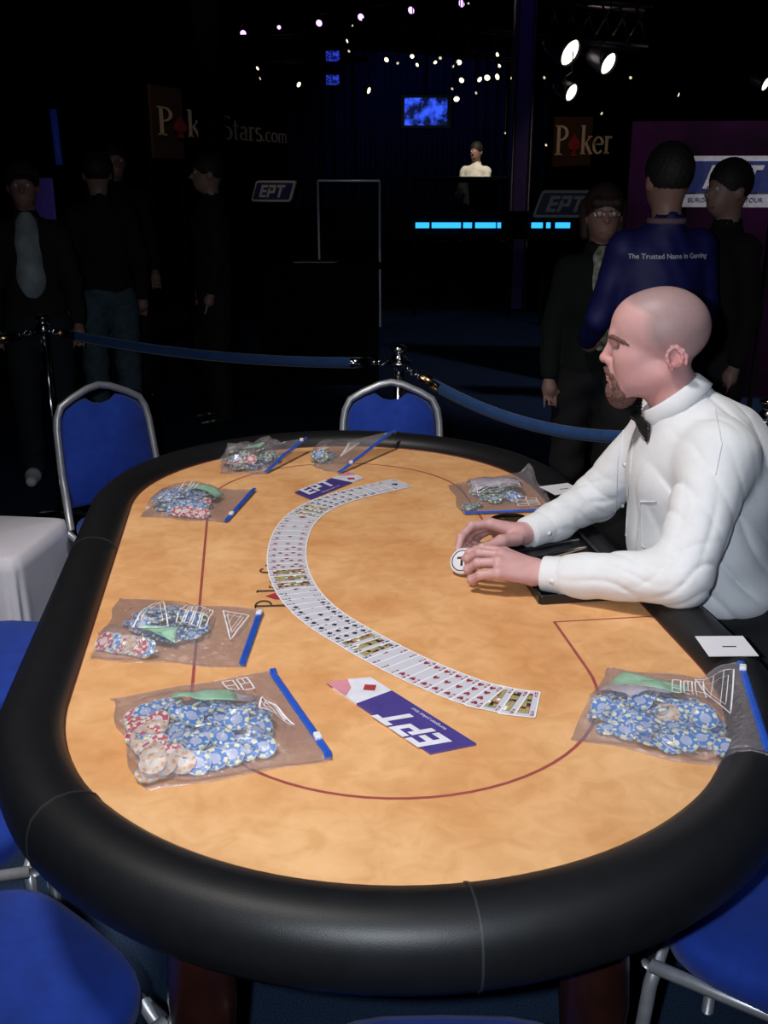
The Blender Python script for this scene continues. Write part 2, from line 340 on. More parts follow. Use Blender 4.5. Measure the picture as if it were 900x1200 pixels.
# rail: cross-section swept along the perimeter, open where the dealer sits
SEC = [(0.000, .001), (.001, .008), (.007, .019), (.02, .029), (.04, .036), (.06, .037), (.08, .031), (.096, .018), (.104, .0), (.107, -.025), (.103, -.048), (.090, -.066), (.06, -.072), (.0, -.068)]
def per(s):               # arclength s measured from the right side at v=0 going up the right side, around the far end, down the left side, around the near end
    a = math.pi*TR; tot = 2*TL+2*a; s %= tot
    if s < TL: return (TR, s), (1, 0)
    s -= TL
    if s < a: t = s/TR; return (TR*math.cos(t), TL+TR*math.sin(t)), (math.cos(t), math.sin(t))
    s -= a
    if s < TL: return (-TR, TL-s), (-1, 0)
    s -= TL; t = math.pi+s/TR; return (TR*math.cos(t), TR*math.sin(t)), (math.cos(t), math.sin(t))
TOT = 2*TL+2*math.pi*TR
def rail_part(s0, s1, n, name, m, sec=SEC, off=0.0, caps=True, label=None):
    mb = MB(); k = len(sec); vs = []
    for i in range(n+1):
        (u, v), (nu, nv) = per(s0+(s1-s0)*i/n)
        for (o, z) in sec:
            oo = o+off*(1 if o > .05 else -1 if z < .03 else 0); zz = z+off*(1 if z > 0 else -1)
            vs.append(TP(u+nu*oo, v+nv*oo, TZ+zz))
    fs = [(i*k+j, (i+1)*k+j, (i+1)*k+(j+1) % k, i*k+(j+1) % k) for i in range(n) for j in range(k)]
    mb.add(vs, fs, 0, True)
    if caps: mb.add(vs[:k], [tuple(range(k))]); mb.add(vs[-k:], [tuple(reversed(range(k)))])
    return tbuild(mb, name, m, label)
CUT0, CUT1 = .30, .83
rail_part(CUT1, TOT+CUT0, 170, 'padded_rail', M_LEATHER)
SEC2 = [(0, .002), (.002, .006), (.05, .008), (.058, 0), (.058, -.05), (0, -.05)]
rail_part(CUT0-.004, CUT1+.004, 20, 'dealer_edge', M_LEATHER, SEC2, label='flat narrow black edge at the dealer seat')
for sm_ in (TOT-math.pi*TR*.5+.005, TOT-math.pi*TR*.5-.53, TL+math.pi*TR+.33, TL+.62):
    rail_part(sm_-.0012, sm_+.0012, 1, 'rail_seam', mat('seam_leather', (.02, .021, .024), .5), off=.0012)
# piping between cloth and rail
mb = MB(); mb.tube([TP(*[c*(1) for c in per(CUT1+(TOT-CUT1+CUT0)*i/150)[0]], TZ+.0015) for i in range(151)], .0018, 6); tbuild(mb, 'piping', mat('dark_red_piping', (.10, .02, .02), .7))
# printed lines on the cloth
def ribbon(mb, pts, w_, z=TZ+.0005, closed=False, mi=0):
    vs = []; n = len(pts)
    for i in range(n):
        p = Vector(pts[i]); t = Vector(pts[min(i+1, n-1)])-Vector(pts[max(i-1, 0)]); t.normalize(); nn = Vector((-t.y, t.x))*w_/2
        for q in (p+nn, p-nn): vs.append((q.x, q.y, z))
    mb.add(vs, [(2*i, 2*i+1, 2*i+3, 2*i+2) for i in range(n-1)], mi)
IR = .338
pts = [(.86, .20), (IR, .20)][1:]+[(IR, 0)]+[(IR*math.cos(-math.pi*i/36), IR*math.sin(-math.pi*i/36)) for i in range(1, 37)]
pts += [(-IR, TL)]+[(IR*math.cos(math.pi*(1-i/36)), TL+IR*math.sin(math.pi*(1-i/36))) for i in range(1, 37)]+[(IR, .745)]
mb = MB(); ribbon(mb, [TP(u, v).xy for u, v in pts], .0055)
ribbon(mb, [TP(IR-.002, .20).xy, TP(TR-.002, .20).xy], .004); ribbon(mb, [TP(IR-.002, .745).xy, TP(TR-.002, .745).xy], .004)
tbuild(mb, 'betting_line', M_LINE, 'maroon printed betting line')
# printed word on the cloth, reading away from the camera
mb = MB(); o_ = Vector((-.190, 1.862, TZ+.0006)); rd = Vector((-.07, .9975, 0)); upv = Vector((-.9975, -.07, 0))
stroke_text(mb, 'P@kerStars', lambda p: o_+rd*(p.x*1.0)+upv*p.y, .066)
tbuild(mb, 'printed_word', [mat('dark_print', (.07, .035, .02), .8), M_REDINK], 'dark printed word with red spade')
# legs
for u, v in ((-.315, -.36), (.205, -.44), (-.27, TL+.4), (.27, TL+.4)):
    mb = MB(); p = TP(u, v, 0); d = Vector((p.x-table.location.x, p.y-table.location.y, 0)).normalized()
    prof = [(0.69, .046, 0), (.6, .046, .012), (.5, .048, .022), (.38, .038, .02), (.25, .028, .0), (.12, .026, -.01), (.05, .034, .015), (.0, .042, .03)]
    mb.tube([p+d*o2+Vector((0, 0, z)) for z, r, o2 in prof], [r for z, r, o2 in prof], 14); tbuild(mb, 'leg', M_WOOD)
# dealer chip tray
tray = empty('chip_tray', TP(.432, .485, TZ), TH, 'black dealer chip tray under the seated dealer\'s forearms, mostly empty', 'tray')
b = MB(); W_, L_ = .195, .40
b.box((0, 0, .004), (W_, L_, .006)); b.build('tray_base', mat('black_plastic', (.008, .008, .01), .3), tray)
for x, y, dx, dy in ((-W_/2, 0, .008, L_), (W_/2, 0, .008, L_), (0, -L_/2, W_, .008), (0, L_/2, W_, .008)):
    b = MB(); b.box((x, y, .010), (dx, dy, .018)); bevel(b.build('tray_wall', MATS['black_plastic'], tray), .002)
for i in range(8):
    b = MB(); b.tube([(-W_/2+.01, -L_/2+.04+i*.046, .008), (W_/2-.01, -L_/2+.05+i*.057, .008)], .006, 8); b.build('tray_rib', MATS['black_plastic'], tray)
b = MB(); b.box((.02, .02, .017), (.13, .007, .004), Matrix.Rotation(.5, 3, 'Z')); b.build('brass_bar', M_BRASS, tray, 'brass coloured bar')
dish = empty('oval_dish', TP(.392, .775, TZ), TH+.2, 'small dark oval dish behind the dealer\'s right wrist', 'dish')
b = MB(); b.lathe([(.0, .001), (.028, .001), (.036, .012), (.038, .016), (.034, .015), (.026, .006), (0, .005)], seg=24)
o = b.build('bowl', mat('brown_black_glaze', (.02, .012, .008), .15), dish); o.scale = (1.15, .7, 1)
b = MB(); b.lathe([(.036, .0145), (.0385, .0165), (.036, .0175), (.034, .0155)], seg=24); o = b.build('rim', M_BRASS, dish); o.scale = (1.15, .7, 1)
# number cards on the rail beside the dealer
for (px, py, rz, lab) in ((851, 757, -.12, 'white number card on the rail in front of the dealer\'s near elbow'), (658, 573, .25, 'white number card on the rail behind the dealer\'s far sleeve')):
    p = az(px, py, TZ+.038); t = empty('number_card', p, TH+rz, lab, 'card')
    b = MB(); b.box((0, 0, 0), (.085, .078, .0012)); b.build('card_face', M_WHITE, t)
    b = MB(); b.box((.004, -.004, .0009), (.024, .0035, .0004)); b.build('printed_numeral', M_BLACKINK, t)
# ------------------------------------------------------------ playing cards
CW, CH = .060, .0885
PIPS = {1: [(0, 0)], 2: [(0, 1), (0, -1)], 3: [(0, 1), (0, 0), (0, -1)], 4: [(-1, 1), (1, 1), (-1, -1), (1, -1)]}
PIPS[5] = PIPS[4]+[(0, 0)]; PIPS[6] = PIPS[4]+[(-1, 0), (1, 0)]; PIPS[7] = PIPS[6]+[(0, .5)]; PIPS[8] = PIPS[7]+[(0, -.5)]
PIPS[9] = [(sx, y) for sx in (-1, 1) for y in (1, .34, -.34, -1)]+[(0, 0)]; PIPS[10] = [(sx, y) for sx in (-1, 1) for y in (1, .34, -.34, -1)]+[(0, .67), (0, -.67)]
BITS = {'A': '010101111101101', '2': '110001010100111', '3': '110001010001110', '4': '101101111001001', '5': '111100110001110', '6': '011100110101010', '7': '111001010010010', '8': '010101010101010', '9': '010101011001110', '10': '101101101101101', 'J': '001001001101010', 'Q': '010101101111011', 'K': '101101110101101'}
def suit_shape(s):
    if s == 'diamonds': return [(0, .6), (-.42, 0), (0, -.6), (.42, 0)]
    if s == 'hearts': return [(0, -.55), (.3, -.2), (.5, .15), (.42, .42), (.2, .5), (0, .28), (-.2, .5), (-.42, .42), (-.5, .15), (-.3, -.2)]
    if s == 'spades': return [(0, .55), (-.3, .2), (-.5, -.1), (-.4, -.32), (-.1, -.22), (-.16, -.5), (.16, -.5), (.1, -.22), (.4, -.32), (.5, -.1), (.3, .2)]
    return [(0, .52), (-.22, .4), (-.2, .12), (-.48, .1), (-.5, -.2), (-.3, -.32), (-.08, -.18), (-.15, -.5), (.15, -.5), (.08, -.18), (.3, -.32), (.5, -.2), (.48, .1), (.2, .12), (.22, .4)]
def card_mesh(rank, suit):
    mb = MB(); hw, hh, r = CW/2, CH/2, .0035; o = []
    for cx, cy, a0 in ((hw-r, hh-r, 0), (-hw+r, hh-r, 90), (-hw+r, -hh+r, 180), (hw-r, -hh+r, 270)):
        for i in range(3): a = math.radians(a0+45*i); o.append((cx+r*math.cos(a), cy+r*math.sin(a)))
    mb.prism(o, -.00012, .00012); mb.poly([(x*(1-.0022/hw), y*(1-.0022/hh), .00016) for x, y in o], 5); z = .00024; ink = 1 if suit in ('hearts', 'diamonds') else 2; sh = suit_shape(suit)
    def pip(x, y, s, flip=False):
        k = -1 if flip else 1; n = len(sh); mb.add([(x, y, z)]+[(x+a*s*k, y+c*s*k, z) for a, c in sh], [(0, 1+i, 1+(i+1) % n) for i in range(n)], ink)
    nm = {1: 'A', 11: 'J', 12: 'Q', 13: 'K'}.get(rank, str(rank))
    for sx in (-1, 1):
        for k in (1, -1):
            x0, y0 = sx*(hw-.0062), k*(hh-.0085)
            for i, bt in enumerate(BITS[nm]):
                if bt == '1': cx, cy = (i % 3-1)*.0018*k, (2-i//3)*.0018*k; mb.poly([(x0+cx+a*.0009, y0+cy+c*.0009, z) for a, c in ((-1, -1), (1, -1), (1, 1), (-1, 1))], ink)
            pip(x0, y0-k*.0095, .0052, k < 0)
    if rank <= 10:
        for (x, y) in PIPS[rank]: pip(x*.0125, y*.029, .020 if rank == 1 else .0115, y < 0)
    else:
        rnd = random.Random(rank*7+len(suit)); fw, fh, nx, ny = .036, .066, 6, 10
        mb.poly([(a*(fw/2+.0006), c*(fh/2+.0006), z) for a, c in ((-1, -1), (1, -1), (1, 1), (-1, 1))], 2)
        cells = {}
        for j in range(ny//2):
            for i in range(nx): cells[(i, j)] = rnd.choice([3, 3, 3, 1, 2, 0, 4, 3]); cells[(nx-1-i, ny-1-j)] = cells[(i, j)]
        for (i, j), c in cells.items():
            x0, y0 = -fw/2+i*fw/nx, -fh/2+j*fh/ny; q = .0012
            mb.poly([(x0+q*(j % 2), y0, z*1.3), (x0+fw/nx, y0, z*1.3), (x0+fw/nx, y0+fh/ny, z*1.3), (x0, y0+fh/ny, z*1.3)], c)
        pip(fw/2-.006, fh/2-.008, .009); pip(-fw/2+.006, -fh/2+.008, .009, True)
    return mb.mesh('playing_card', [mat('white_card_edge', (.82, .82, .86), .5, var=.02), mat('card_red', (.25, .025, .04), .6), M_BLACKINK, M_YEL, M_BLUEINK, mat('card_face', (.56, .56, .65), .45, var=.02)])
CC = [az(px, py, TZ) for px, py in ((622, 825), (606, 824), (588, 820), (553, 812), (478, 781), (408, 743), (371, 718), (349, 694), (338, 670), (336, 645), (345, 617), (367, 597), (398, 584), (433, 575), (464, 568))]
def catmull(P, m=20):
    out = []
    for i in range(len(P)-1):
        p0, p1, p2, p3 = P[max(i-1, 0)], P[i], P[i+1], P[min(i+2, len(P)-1)]
        for k in range(m): t = k/m; out.append(.5*((2*p1)+(p2-p0)*t+(2*p0-5*p1+4*p2-p3)*t*t+(3*p1-p0-3*p2+p3)*t**3))
    return out+[P[-1]]
curve = catmull(CC); A_ = np.array([list(c) for c in curve])
for _ in range(60): A_[1:-1] = .5*A_[1:-1]+.25*(A_[:-2]+A_[2:])
seg = np.r_[0, np.cumsum(np.linalg.norm(np.diff(A_, axis=0), axis=1))]
def nearest_s(px, py): p = np.array(az(px, py, TZ)); return seg[np.argmin(np.linalg.norm(A_-p, axis=1))]
LM = [(0, nearest_s(609, 824)), (13, nearest_s(430, 763)), (26, nearest_s(343, 685)), (39, nearest_s(363, 602)), (51, nearest_s(462, 568))]
WORD = {1: 'ace', 2: 'two', 3: 'three', 4: 'four', 5: 'five', 6: 'six', 7: 'seven', 8: 'eight', 9: 'nine', 10: 'ten', 11: 'jack', 12: 'queen', 13: 'king'}
for i in range(52):
    suit = ('hearts', 'spades', 'diamonds', 'clubs')[i//13]; rank = 13-i % 13
    s = float(np.interp(i, [a for a, _ in LM], [b_ for _, b_ in LM]))
    p = Vector([np.interp(s, seg, A_[:, k]) for k in range(3)]); q = Vector([np.interp(min(s+.012, seg[-1]), seg, A_[:, k]) for k in range(3)]); q0 = Vector([np.interp(max(s-.012, 0), seg, A_[:, k]) for k in range(3)])
    t = (q-q0).normalized(); xa = -t                                   # local +x points back to the near right end
    ang = math.atan2(xa.y, xa.x)+random.uniform(-.02, .02)
    o = bpy.data.objects.new('playing_card', card_mesh(rank, suit)); link(o)
    o.rotation_euler = Euler((0, -.0115, ang), 'XYZ'); o.location = (p.x, p.y, TZ+.0016)
    pos = {0: 'last card at the near right end of the fan', 51: 'uncovered card at the far tip of the fan'}.get(i, 'face up in the long arc of cards')
    tag(o, f'{WORD[rank]} of {suit}, {pos}', 'playing card', 'playing cards fanned out in an arc')
# ------------------------------------------------------------ name placards
M_PURPLE = mat('glossy_purple_print', (.075, .055, .26), .22, var=.1, coat=.5); M_PINK = mat('pink_print', (.62, .25, .32), .35); M_LILAC = mat('pale_lilac_print', (.72, .72, .82), .3, coat=.3)
def placard(a, d, L, Wd, lab, off=(0, 0)):
    d = Vector(d).normalized(); n = Vector((-d.y, d.x)); t = empty('promotional_placard', (a[0], a[1], TZ), 0, lab, 'placard', 'promotional placards on the cloth')
    T = lambda p: Vector((d.x*p.x+n.x*p.y, d.y*p.x+n.y*p.y, p.z)); h = Wd/2; sk = .022
    b = MB(); b.prism([(0, -h+0), (L*.70, -h), (L*.70, -h), (L*.70+sk*0, h), (0, h)][:2]+[(L*.70, h), (-.0+sk, h)], .0005, .004, 0, T); b.build('purple_panel', M_PURPLE, t)
    b = MB(); b.prism([(L*.70, -h), (L*.90, -h), (L*.97, h*.2), (L*.93, h), (L*.70, h)], .0005, .004, 0, T); b.build('pale_panel', M_LILAC, t)
    b = MB(); b.prism([(L*.86, h*.35), (L*.955, h*.0), (L*1.0, h), (L*.80, h)], .0041, .0046, 0, T); b.build('pink_tip', M_PINK, t)
    b = MB(); b.poly([T(Vector((L*.80+x*.017, -h*.35+y*.014, .0043))) for x, y in ((0, 1), (-.8, 0), (0, -1), (.8, 0))]); b.build('red_diamond', M_REDINK, t)
    b = MB(); ept_letters(b, lambda p: T(Vector((p.x*1.0+.026, p.y-h*.30, p.z))), .052, .0043, 0); b.build('lettering', M_LILAC, t, 'three large pale block letters')
    tx = plain_text('european poker tour', .0098, M_LILAC, t, 'small_lettering'); tx.location = T(Vector((.10, -h+.008, .0043))); tx.rotation_euler = (0, 0, math.atan2(d.y, d.x))
placard(az(537, 883, TZ).xy, az(405, 797, TZ).xy-az(537, 883, TZ).xy, .297, .072, 'glossy purple placard with pink tip lying in front of the card fan')
placard((-.222, 2.578), (.50, .72), .262, .072, 'far purple placard partly covered by the upper end of the card fan')
# ------------------------------------------------------------ chips and bags
CR, CT = .0195, .0033
def chip_mesh(name, base, spot, centre):
    mb = MB(); n = 24; rs = (.46, .66, .93, 1.0); an = [2*math.pi*k/n for k in range(n)]
    for z, sgn in ((CT, 1), (0, -1)):
        V = [[(CR*r*math.cos(a), CR*r*math.sin(a), z) for a in an] for r in rs]
        f = (lambda q: q) if sgn > 0 else (lambda q: tuple(reversed(q)))
        mb.add(V[0], [f(tuple(range(n)))], 2)
        for k in range(n):
            l = (k+1) % n; mb.add([V[0][k], V[1][k], V[1][l], V[0][l]], [f((0, 1, 2, 3))], 1 if k % 12 == 2 else 0)
            mb.add([V[2][k], V[3][k], V[3][l], V[2][l]], [f((0, 1, 2, 3))], 3)
            mb.add([V[1][k], V[2][k], V[2][l], V[1][l]], [f((0, 1, 2, 3))], 1 if k % 4 == 0 or k % 8 == 1 else 0)
    for k in range(n):
        a, c = an[k], an[(k+1) % n]; mb.add([(CR*math.cos(a), CR*math.sin(a), 0), (CR*math.cos(c), CR*math.sin(c), 0), (CR*math.cos(c), CR*math.sin(c), CT), (CR*math.cos(a), CR*math.sin(a), CT)], [(0, 1, 2, 3)], 1 if k % 4 == 0 or k % 8 == 1 else 3 if k % 4 == 2 else 0)
    return mb.mesh(name, [base, spot, centre, mat('pale_rim_clay', (.42, .52, .62), .4)])
M_CREAM = mat('cream_clay', (.80, .80, .52), .5); M_INLAY = mat('pale_inlay', (.42, .50, .74), .35); M_INLAY2 = mat('pink_inlay', (.75, .60, .66), .4)
CHIP = {'blue': chip_mesh('poker_chip', mat('blue_clay', (.025, .20, .60), .4), M_CREAM, M_INLAY), 'crimson': chip_mesh('poker_chip', mat('crimson_clay', (.48, .02, .09), .5), M_CREAM, M_INLAY2), 'tan': chip_mesh('poker_chip', mat('tan_clay', (.62, .50, .38), .5), mat('orange_clay', (.55, .26, .12), .5), mat('cream_inlay', (.72, .66, .60), .4)), 'green': chip_mesh('poker_chip', mat('green_clay', (.03, .16, .12), .5), M_CREAM, M_INLAY)}
M_ZIP = mat('blue_zip_plastic', (.02, .09, .50), .35); M_PRINT = mat('white_bag_print', (.78, .78, .84), .5); M_SLIP = mat('pale_green_slip', (.32, .68, .45), .7); M_SLIP2 = mat('grey_lilac_slip', (.5, .47, .58), .7)
def make_bag(corners, zc, heap, desc, short, slips=(), prints=(), slider=0, bulge=.004, zipw=.012):
    A, B, C_, D = [Vector((c[0], c[1], 0)) for c in corners]          # A far-closed, B zip far, C zip near, D near-closed
    P = lambda s, t: (A*(1-s)+B*s)*(1-t)+(D*(1-s)+C_*s)*t
    ctr = P(.5, .5); root = empty('zip_bag', (ctr.x, ctr.y, TZ), 0, desc, 'bag', 'clear zip bags of poker chips on the table'); lo = np.array([min(c[0] for c in corners), min(c[1] for c in corners)])-.03; hr = .003
    nx, ny = [int(v) for v in (np.array([max(c[0] for c in corners), max(c[1] for c in corners)])+.03-lo)/hr+1]
    gx = lo[0]+hr*np.arange(nx); gy = lo[1]+hr*np.arange(ny); GX, GY = np.meshgrid(gx, gy, indexing='ij')
    lu = (GX-C1.x)*UX.x+(GY-C1.y)*UX.y; lv = (GX-C1.x)*AX.x+(GY-C1.y)*AX.y; dd = np.hypot(lu, lv-np.clip(lv, 0, TL))-TR
    H0 = np.where(dd > 0, np.interp(dd, [0, .001, .007, .02, .04, .06, .08, .096, .104], [.0, .008, .019, .029, .036, .037, .031, .018, .0]), 0.0); H = H0.copy()
    def put(kind, x, y, nrm=None, row_z=None):
        m = (GX-x)**2+(GY-y)**2 < CR**2
        if not m.any(): return
        X = np.stack([GX[m]-x, GY[m]-y, np.ones(m.sum())], 1); hh = H[m]
        if nrm is None:
            co, *_ = np.linalg.lstsq(X, hh, rcond=None); g = co[:2]; sl = np.hypot(*g)
            if sl > .45: g = g*.45/sl
            g = g+RNG.normal(0, .11, 2)
            z0 = np.quantile(hh-X[:, :2] @ g, .95)
            nrm = Vector((-g[0], -g[1], 1)).normalized()
        else:
            nrm = Vector(nrm).normalized(); g = np.array([-nrm.x/nrm.z, -nrm.y/nrm.z]); z0 = min(np.quantile(hh-X[:, :2] @ g, .5), .010 if row_z else .016)
        zz = max(z0, CR*math.hypot(nrm.x, nrm.y)*.98)+.0012
        o = bpy.data.objects.new('poker_chip', CHIP[kind]); link(o); o.rotation_euler = nrm.to_track_quat('Z', 'Y').to_euler(); o.rotation_euler.rotate_axis('Z', random.uniform(0, 6))
        o.location = (x, y, TZ+zz)
        tag(o, f'{kind} poker chip with {"orange" if kind == "tan" else "cream"} edge spots inside the {short}', 'poker chip', f'{kind} chips in the {short}')
        H[m] = np.maximum(hh, np.minimum(X[:, :2] @ g+zz+CT/nrm.z, zz+.03))
    for it in heap:
        if it[0] == 'row':
            _, kind, s0, t0, s1, t1, n, tilt = it; a, c = P(s0, t0), P(s1, t1); d = (c-a).normalized()
            for i in range(n):
                p = a.lerp(c, i/max(1, n-1)); k2 = kind if isinstance(kind, str) else kind[min(i*len(kind)//n, len(kind)-1)]
                put(k2, p.x+random.gauss(0, .002), p.y+random.gauss(0, .002), row_z=i, nrm=(tilt[0]+random.gauss(0, .06), tilt[1]+random.gauss(0, .06), 1))
        else:
            _, kinds, s0, t0, ds, dt, n = it
            for i in range(n):
                best = None
                for _ in range(4):
                    a = random.uniform(0, 6.283); r = random.random()**.5; s, t = s0+ds*r*math.cos(a), t0+dt*r*math.sin(a); p = P(s, t)
                    ix, iy = int((p.x-lo[0])/hr), int((p.y-lo[1])/hr); h = H[max(0, ix-3):ix+4, max(0, iy-3):iy+4].mean()
                    if best is None or h < best[0]: best = (h, p, s, t)
                kd = kinds(best[2], best[3]) if callable(kinds) else kinds
                put(kd, best[1].x, best[1].y)
    # draped film
    G = 56; S_, T_ = np.meshgrid(np.linspace(0, 1, G), np.linspace(0, 1, G), indexing='ij'); Pts = np.array([[P(s, t)[:2] for t in np.linspace(0, 1, G)] for s in np.linspace(0, 1, G)])
    ix = np.clip(((Pts[..., 0]-lo[0])/hr).astype(int), 3, nx-4); iy = np.clip(((Pts[..., 1]-lo[1])/hr).astype(int), 3, ny-4)
    Zm = np.max([H[ix+i, iy+j] for i in (-2, 0, 2) for j in (-2, 0, 2)], axis=0); Z = Zm.copy()
    edge = np.minimum(np.minimum(S_, 1-S_*.999), np.minimum(T_, 1-T_))
    for _ in range(14):
        Zp = np.pad(Z, 1, mode='edge'); Z = np.maximum(Zm, (Zp[2:, 1:-1]+Zp[:-2, 1:-1]+Zp[1:-1, 2:]+Zp[1:-1, :-2])/4*.998)
    ph = random.uniform(0, 6)
    wr = np.sin(S_*17+T_*9+ph)*np.sin(T_*23-S_*5+ph)*.5+np.sin(S_*41+T_*31+np.sin(T_*19)*2)*.25+RNG.normal(0, .06, S_.shape)
    Z = Z+.0028+(bulge+.0012*wr)*np.clip(edge*9, 0, 1)+.0012*np.abs(wr)
    base = (zc[0]*(1-S_)*(1-T_)+zc[1]*S_*(1-T_)+zc[2]*S_*T_+zc[3]*(1-S_)*T_)
    corner_lift = base
    # outline puckers
    off = .004*np.sin(T_*14+ph)*(S_ < .02)-.004*np.sin(S_*11+ph)*((T_ < .02)*1.0-(T_ > .98)*1.0)
    X3 = np.stack([Pts[..., 0]-ctr.x+off, Pts[..., 1]-ctr.y+off, Z+corner_lift], -1).reshape(-1, 3)
    Q = np.array([(i*G+j, (i+1)*G+j, (i+1)*G+j+1, i*G+j+1) for i in range(G-1) for j in range(G-1)])
    lift = .0007+corner_lift.reshape(-1)*.93+H0[ix, iy].reshape(-1); X4 = X3.copy(); X4[:, 2] = lift+.0003; n0 = len(X3)
    rim = [i*G for i in range(G)]+[(G-1)*G+j for j in range(1, G)]+[i*G+G-1 for i in range(G-2, -1, -1)]+[j for j in range(G-2, 0, -1)]
    QR = np.array([(rim[i], rim[(i+1) % len(rim)], rim[(i+1) % len(rim)]+n0, rim[i]+n0) for i in range(len(rim))])
    o = bpy.data.objects.new('film', np_mesh('film', np.concatenate([X3, X4]), np.concatenate([Q, Q[:, ::-1]+n0, QR]), M_FILM)); link(o, root)
    def surf(s, t, dz=.001):
        i, j = min(G-2, max(0, s*(G-1))), min(G-2, max(0, t*(G-1))); i0, j0 = int(i), int(j); a, c = i-i0, j-j0; g = X3.reshape(G, G, 3)
        v = (g[i0, j0]*(1-a)+g[i0+1, j0]*a)*(1-c)+(g[i0, j0+1]*(1-a)+g[i0+1, j0+1]*a)*c; return Vector(v)+Vector((0, 0, dz))
    # zip strip and slider
    mb = MB(); zs = [surf(1, t/20, .0) for t in range(21)]; dv = (B-A+C_-D).normalized(); vs = []
    for p in zs:
        for q, dz in ((-zipw/2, .001), (-zipw*.15, .0035), (0, .002), (zipw*.15, .0035), (zipw/2, .001), (0, -.001)): vs.append(p+dv*q+Vector((0, 0, dz)))
    mb.add(vs, [(i*6+k, i*6+(k+1) % 6, (i+1)*6+(k+1) % 6, (i+1)*6+k) for i in range(20) for k in range(6)]+[(5, 4, 3, 2, 1, 0), tuple(120+k for k in range(6))]); zp = mb.build('zip_strip', M_ZIP, root, 'blue zip strip')
    p = zs[2 if slider == 0 else 16]; mb = MB(); mb.box(p+Vector((0, 0, .004)), (.011, .016, .008), Matrix.Rotation(math.atan2(dv.y, dv.x), 3, 'Z')); bevel(mb.build('zip_slider', M_WHITE, zp), .002)
    # printed white marks
    mb = MB()
    def pl(pts, wd=.0024, sub=8):
        P2 = []
        for a, c in zip(pts[:-1], pts[1:]):
            for k in range(sub): P2.append((a[0]+(c[0]-a[0])*k/sub, a[1]+(c[1]-a[1])*k/sub))
        P2.append(pts[-1]); W3 = [surf(*q, .0008) for q in P2]; vs = []
        for i, q in enumerate(W3):
            d = W3[min(i+1, len(W3)-1)]-W3[max(0, i-1)]; nn = Vector((-d.y, d.x, 0)).normalized()*wd/2; vs += [q+nn, q-nn]
        mb.add(vs, [(2*i, 2*i+1, 2*i+3, 2*i+2) for i in range(len(W3)-1)])
    for pr in prints:
        mb = MB()
        if pr[0] == 'tri':
            _, a, c, d = pr; pl([a, c, d, a]); m_ = tuple((a[k]+c[k]+d[k])/3 for k in (0, 1)); sh = lambda q, f: tuple(m_[k]+(q[k]-m_[k])*f for k in (0, 1)); pl([sh(a, .62), sh(c, .62), sh(d, .62), sh(a, .62)], .0012)
            for f in (.25, .5, .75): pl([(a[0]+(c[0]-a[0])*f, a[1]+(c[1]-a[1])*f), (a[0]+(d[0]-a[0])*f, a[1]+(d[1]-a[1])*f)], .0009)
        else:
            _, s0, t0, s1, t1, n = pr
            for i in range(n):
                f0, f1 = i/n, (i+.72)/n; q = lambda f, g: (s0+(s1-s0)*f, t0+(t1-t0)*g); pl([q(f0, 0), q(f1, 0), q(f1, 1), q(f0, 1), q(f0, 0)], .0022, 4); pl([q(f0, .5), q(f1, .5)], .002, 3)
                if i % 2: pl([q((f0+f1)/2, .0), q((f0+f1)/2, .5)], .0018, 3)
        mb.build('printed_mark', M_PRINT, root, 'white printed triangle outline' if pr[0] == 'tri' else 'white printed block outlines')
    for k, (s0, t0, ww, hh, rz, mm) in enumerate(slips):
        mb = MB(); p = surf(s0, t0, 0); N = 9; ca, sa = math.cos(rz), math.sin(rz); vs = []
        e1, e2 = (B-A).normalized(), (D-A).normalized(); LS, LT = (B-A).length, (D-A).length
        for i in range(N):
            for j in range(N):
                x, y = (i/(N-1)-.5)*ww, (j/(N-1)-.5)*hh; x, y = x*ca-y*sa, x*sa+y*ca; vs.append(surf(min(.97, max(.03, s0+x/LS)), min(.97, max(.03, t0+y/LT)), -.0022-.0004*k)+ctr+Vector((0, 0, TZ)))
        mb.add(vs, [(i*N+j, (i+1)*N+j, (i+1)*N+j+1, i*N+j+1) for i in range(N-1) for j in range(N-1)], 0, True)
        o = mb.build('paper_slip', mm); sd = o.modifiers.new('thickness', 'SOLIDIFY'); sd.thickness = .0003
        cn = 'pale green' if mm is M_SLIP else 'grey lilac'; tag(o, f'{cn} paper slip on the chips inside the {short}', 'paper slip')
    return root
def mix1(s, t): return 'crimson' if s < .24 and random.random() < .75 else ('tan' if s < .2 and random.random() < .6 else 'blue')
make_bag([(-.447, 1.49), (-.19, 1.585), (-.072, 1.31), (-.338, 1.225)], (.0, .002, .0, 0),
    [('heap', mix1, .42, .56, .36, .30, 50), ('row', ('crimson', 'crimson', 'tan', 'tan', 'crimson'), .09, .28, .10, .80, 9, (-.15, -.25)),
     ('row', ('blue',), .16, .30, .32, .26, 4, (-.1, -.2)), ('row', ('crimson', 'crimson', 'crimson', 'tan', 'tan'), .12, .58, .24, .86, 7, (-.2, -.5)), ('row', ('blue', 'blue', 'blue', 'blue'), .33, .88, .66, .83, 5, (.05, -.5)), ('heap', 'tan', .10, .88, .05, .05, 3)],
    'large clear zip bag of blue and crimson chips at the table\'s near left corner', 'near left corner bag',
    slips=((.50, .28, .10, .060, .15, M_SLIP), (.62, .28, .085, .05, .5, M_SLIP2)), prints=(('tri', (.72, .62), (.90, .66), (.80, .45)), ('blk', .66, .05, .84, .2, 2)), slider=1)
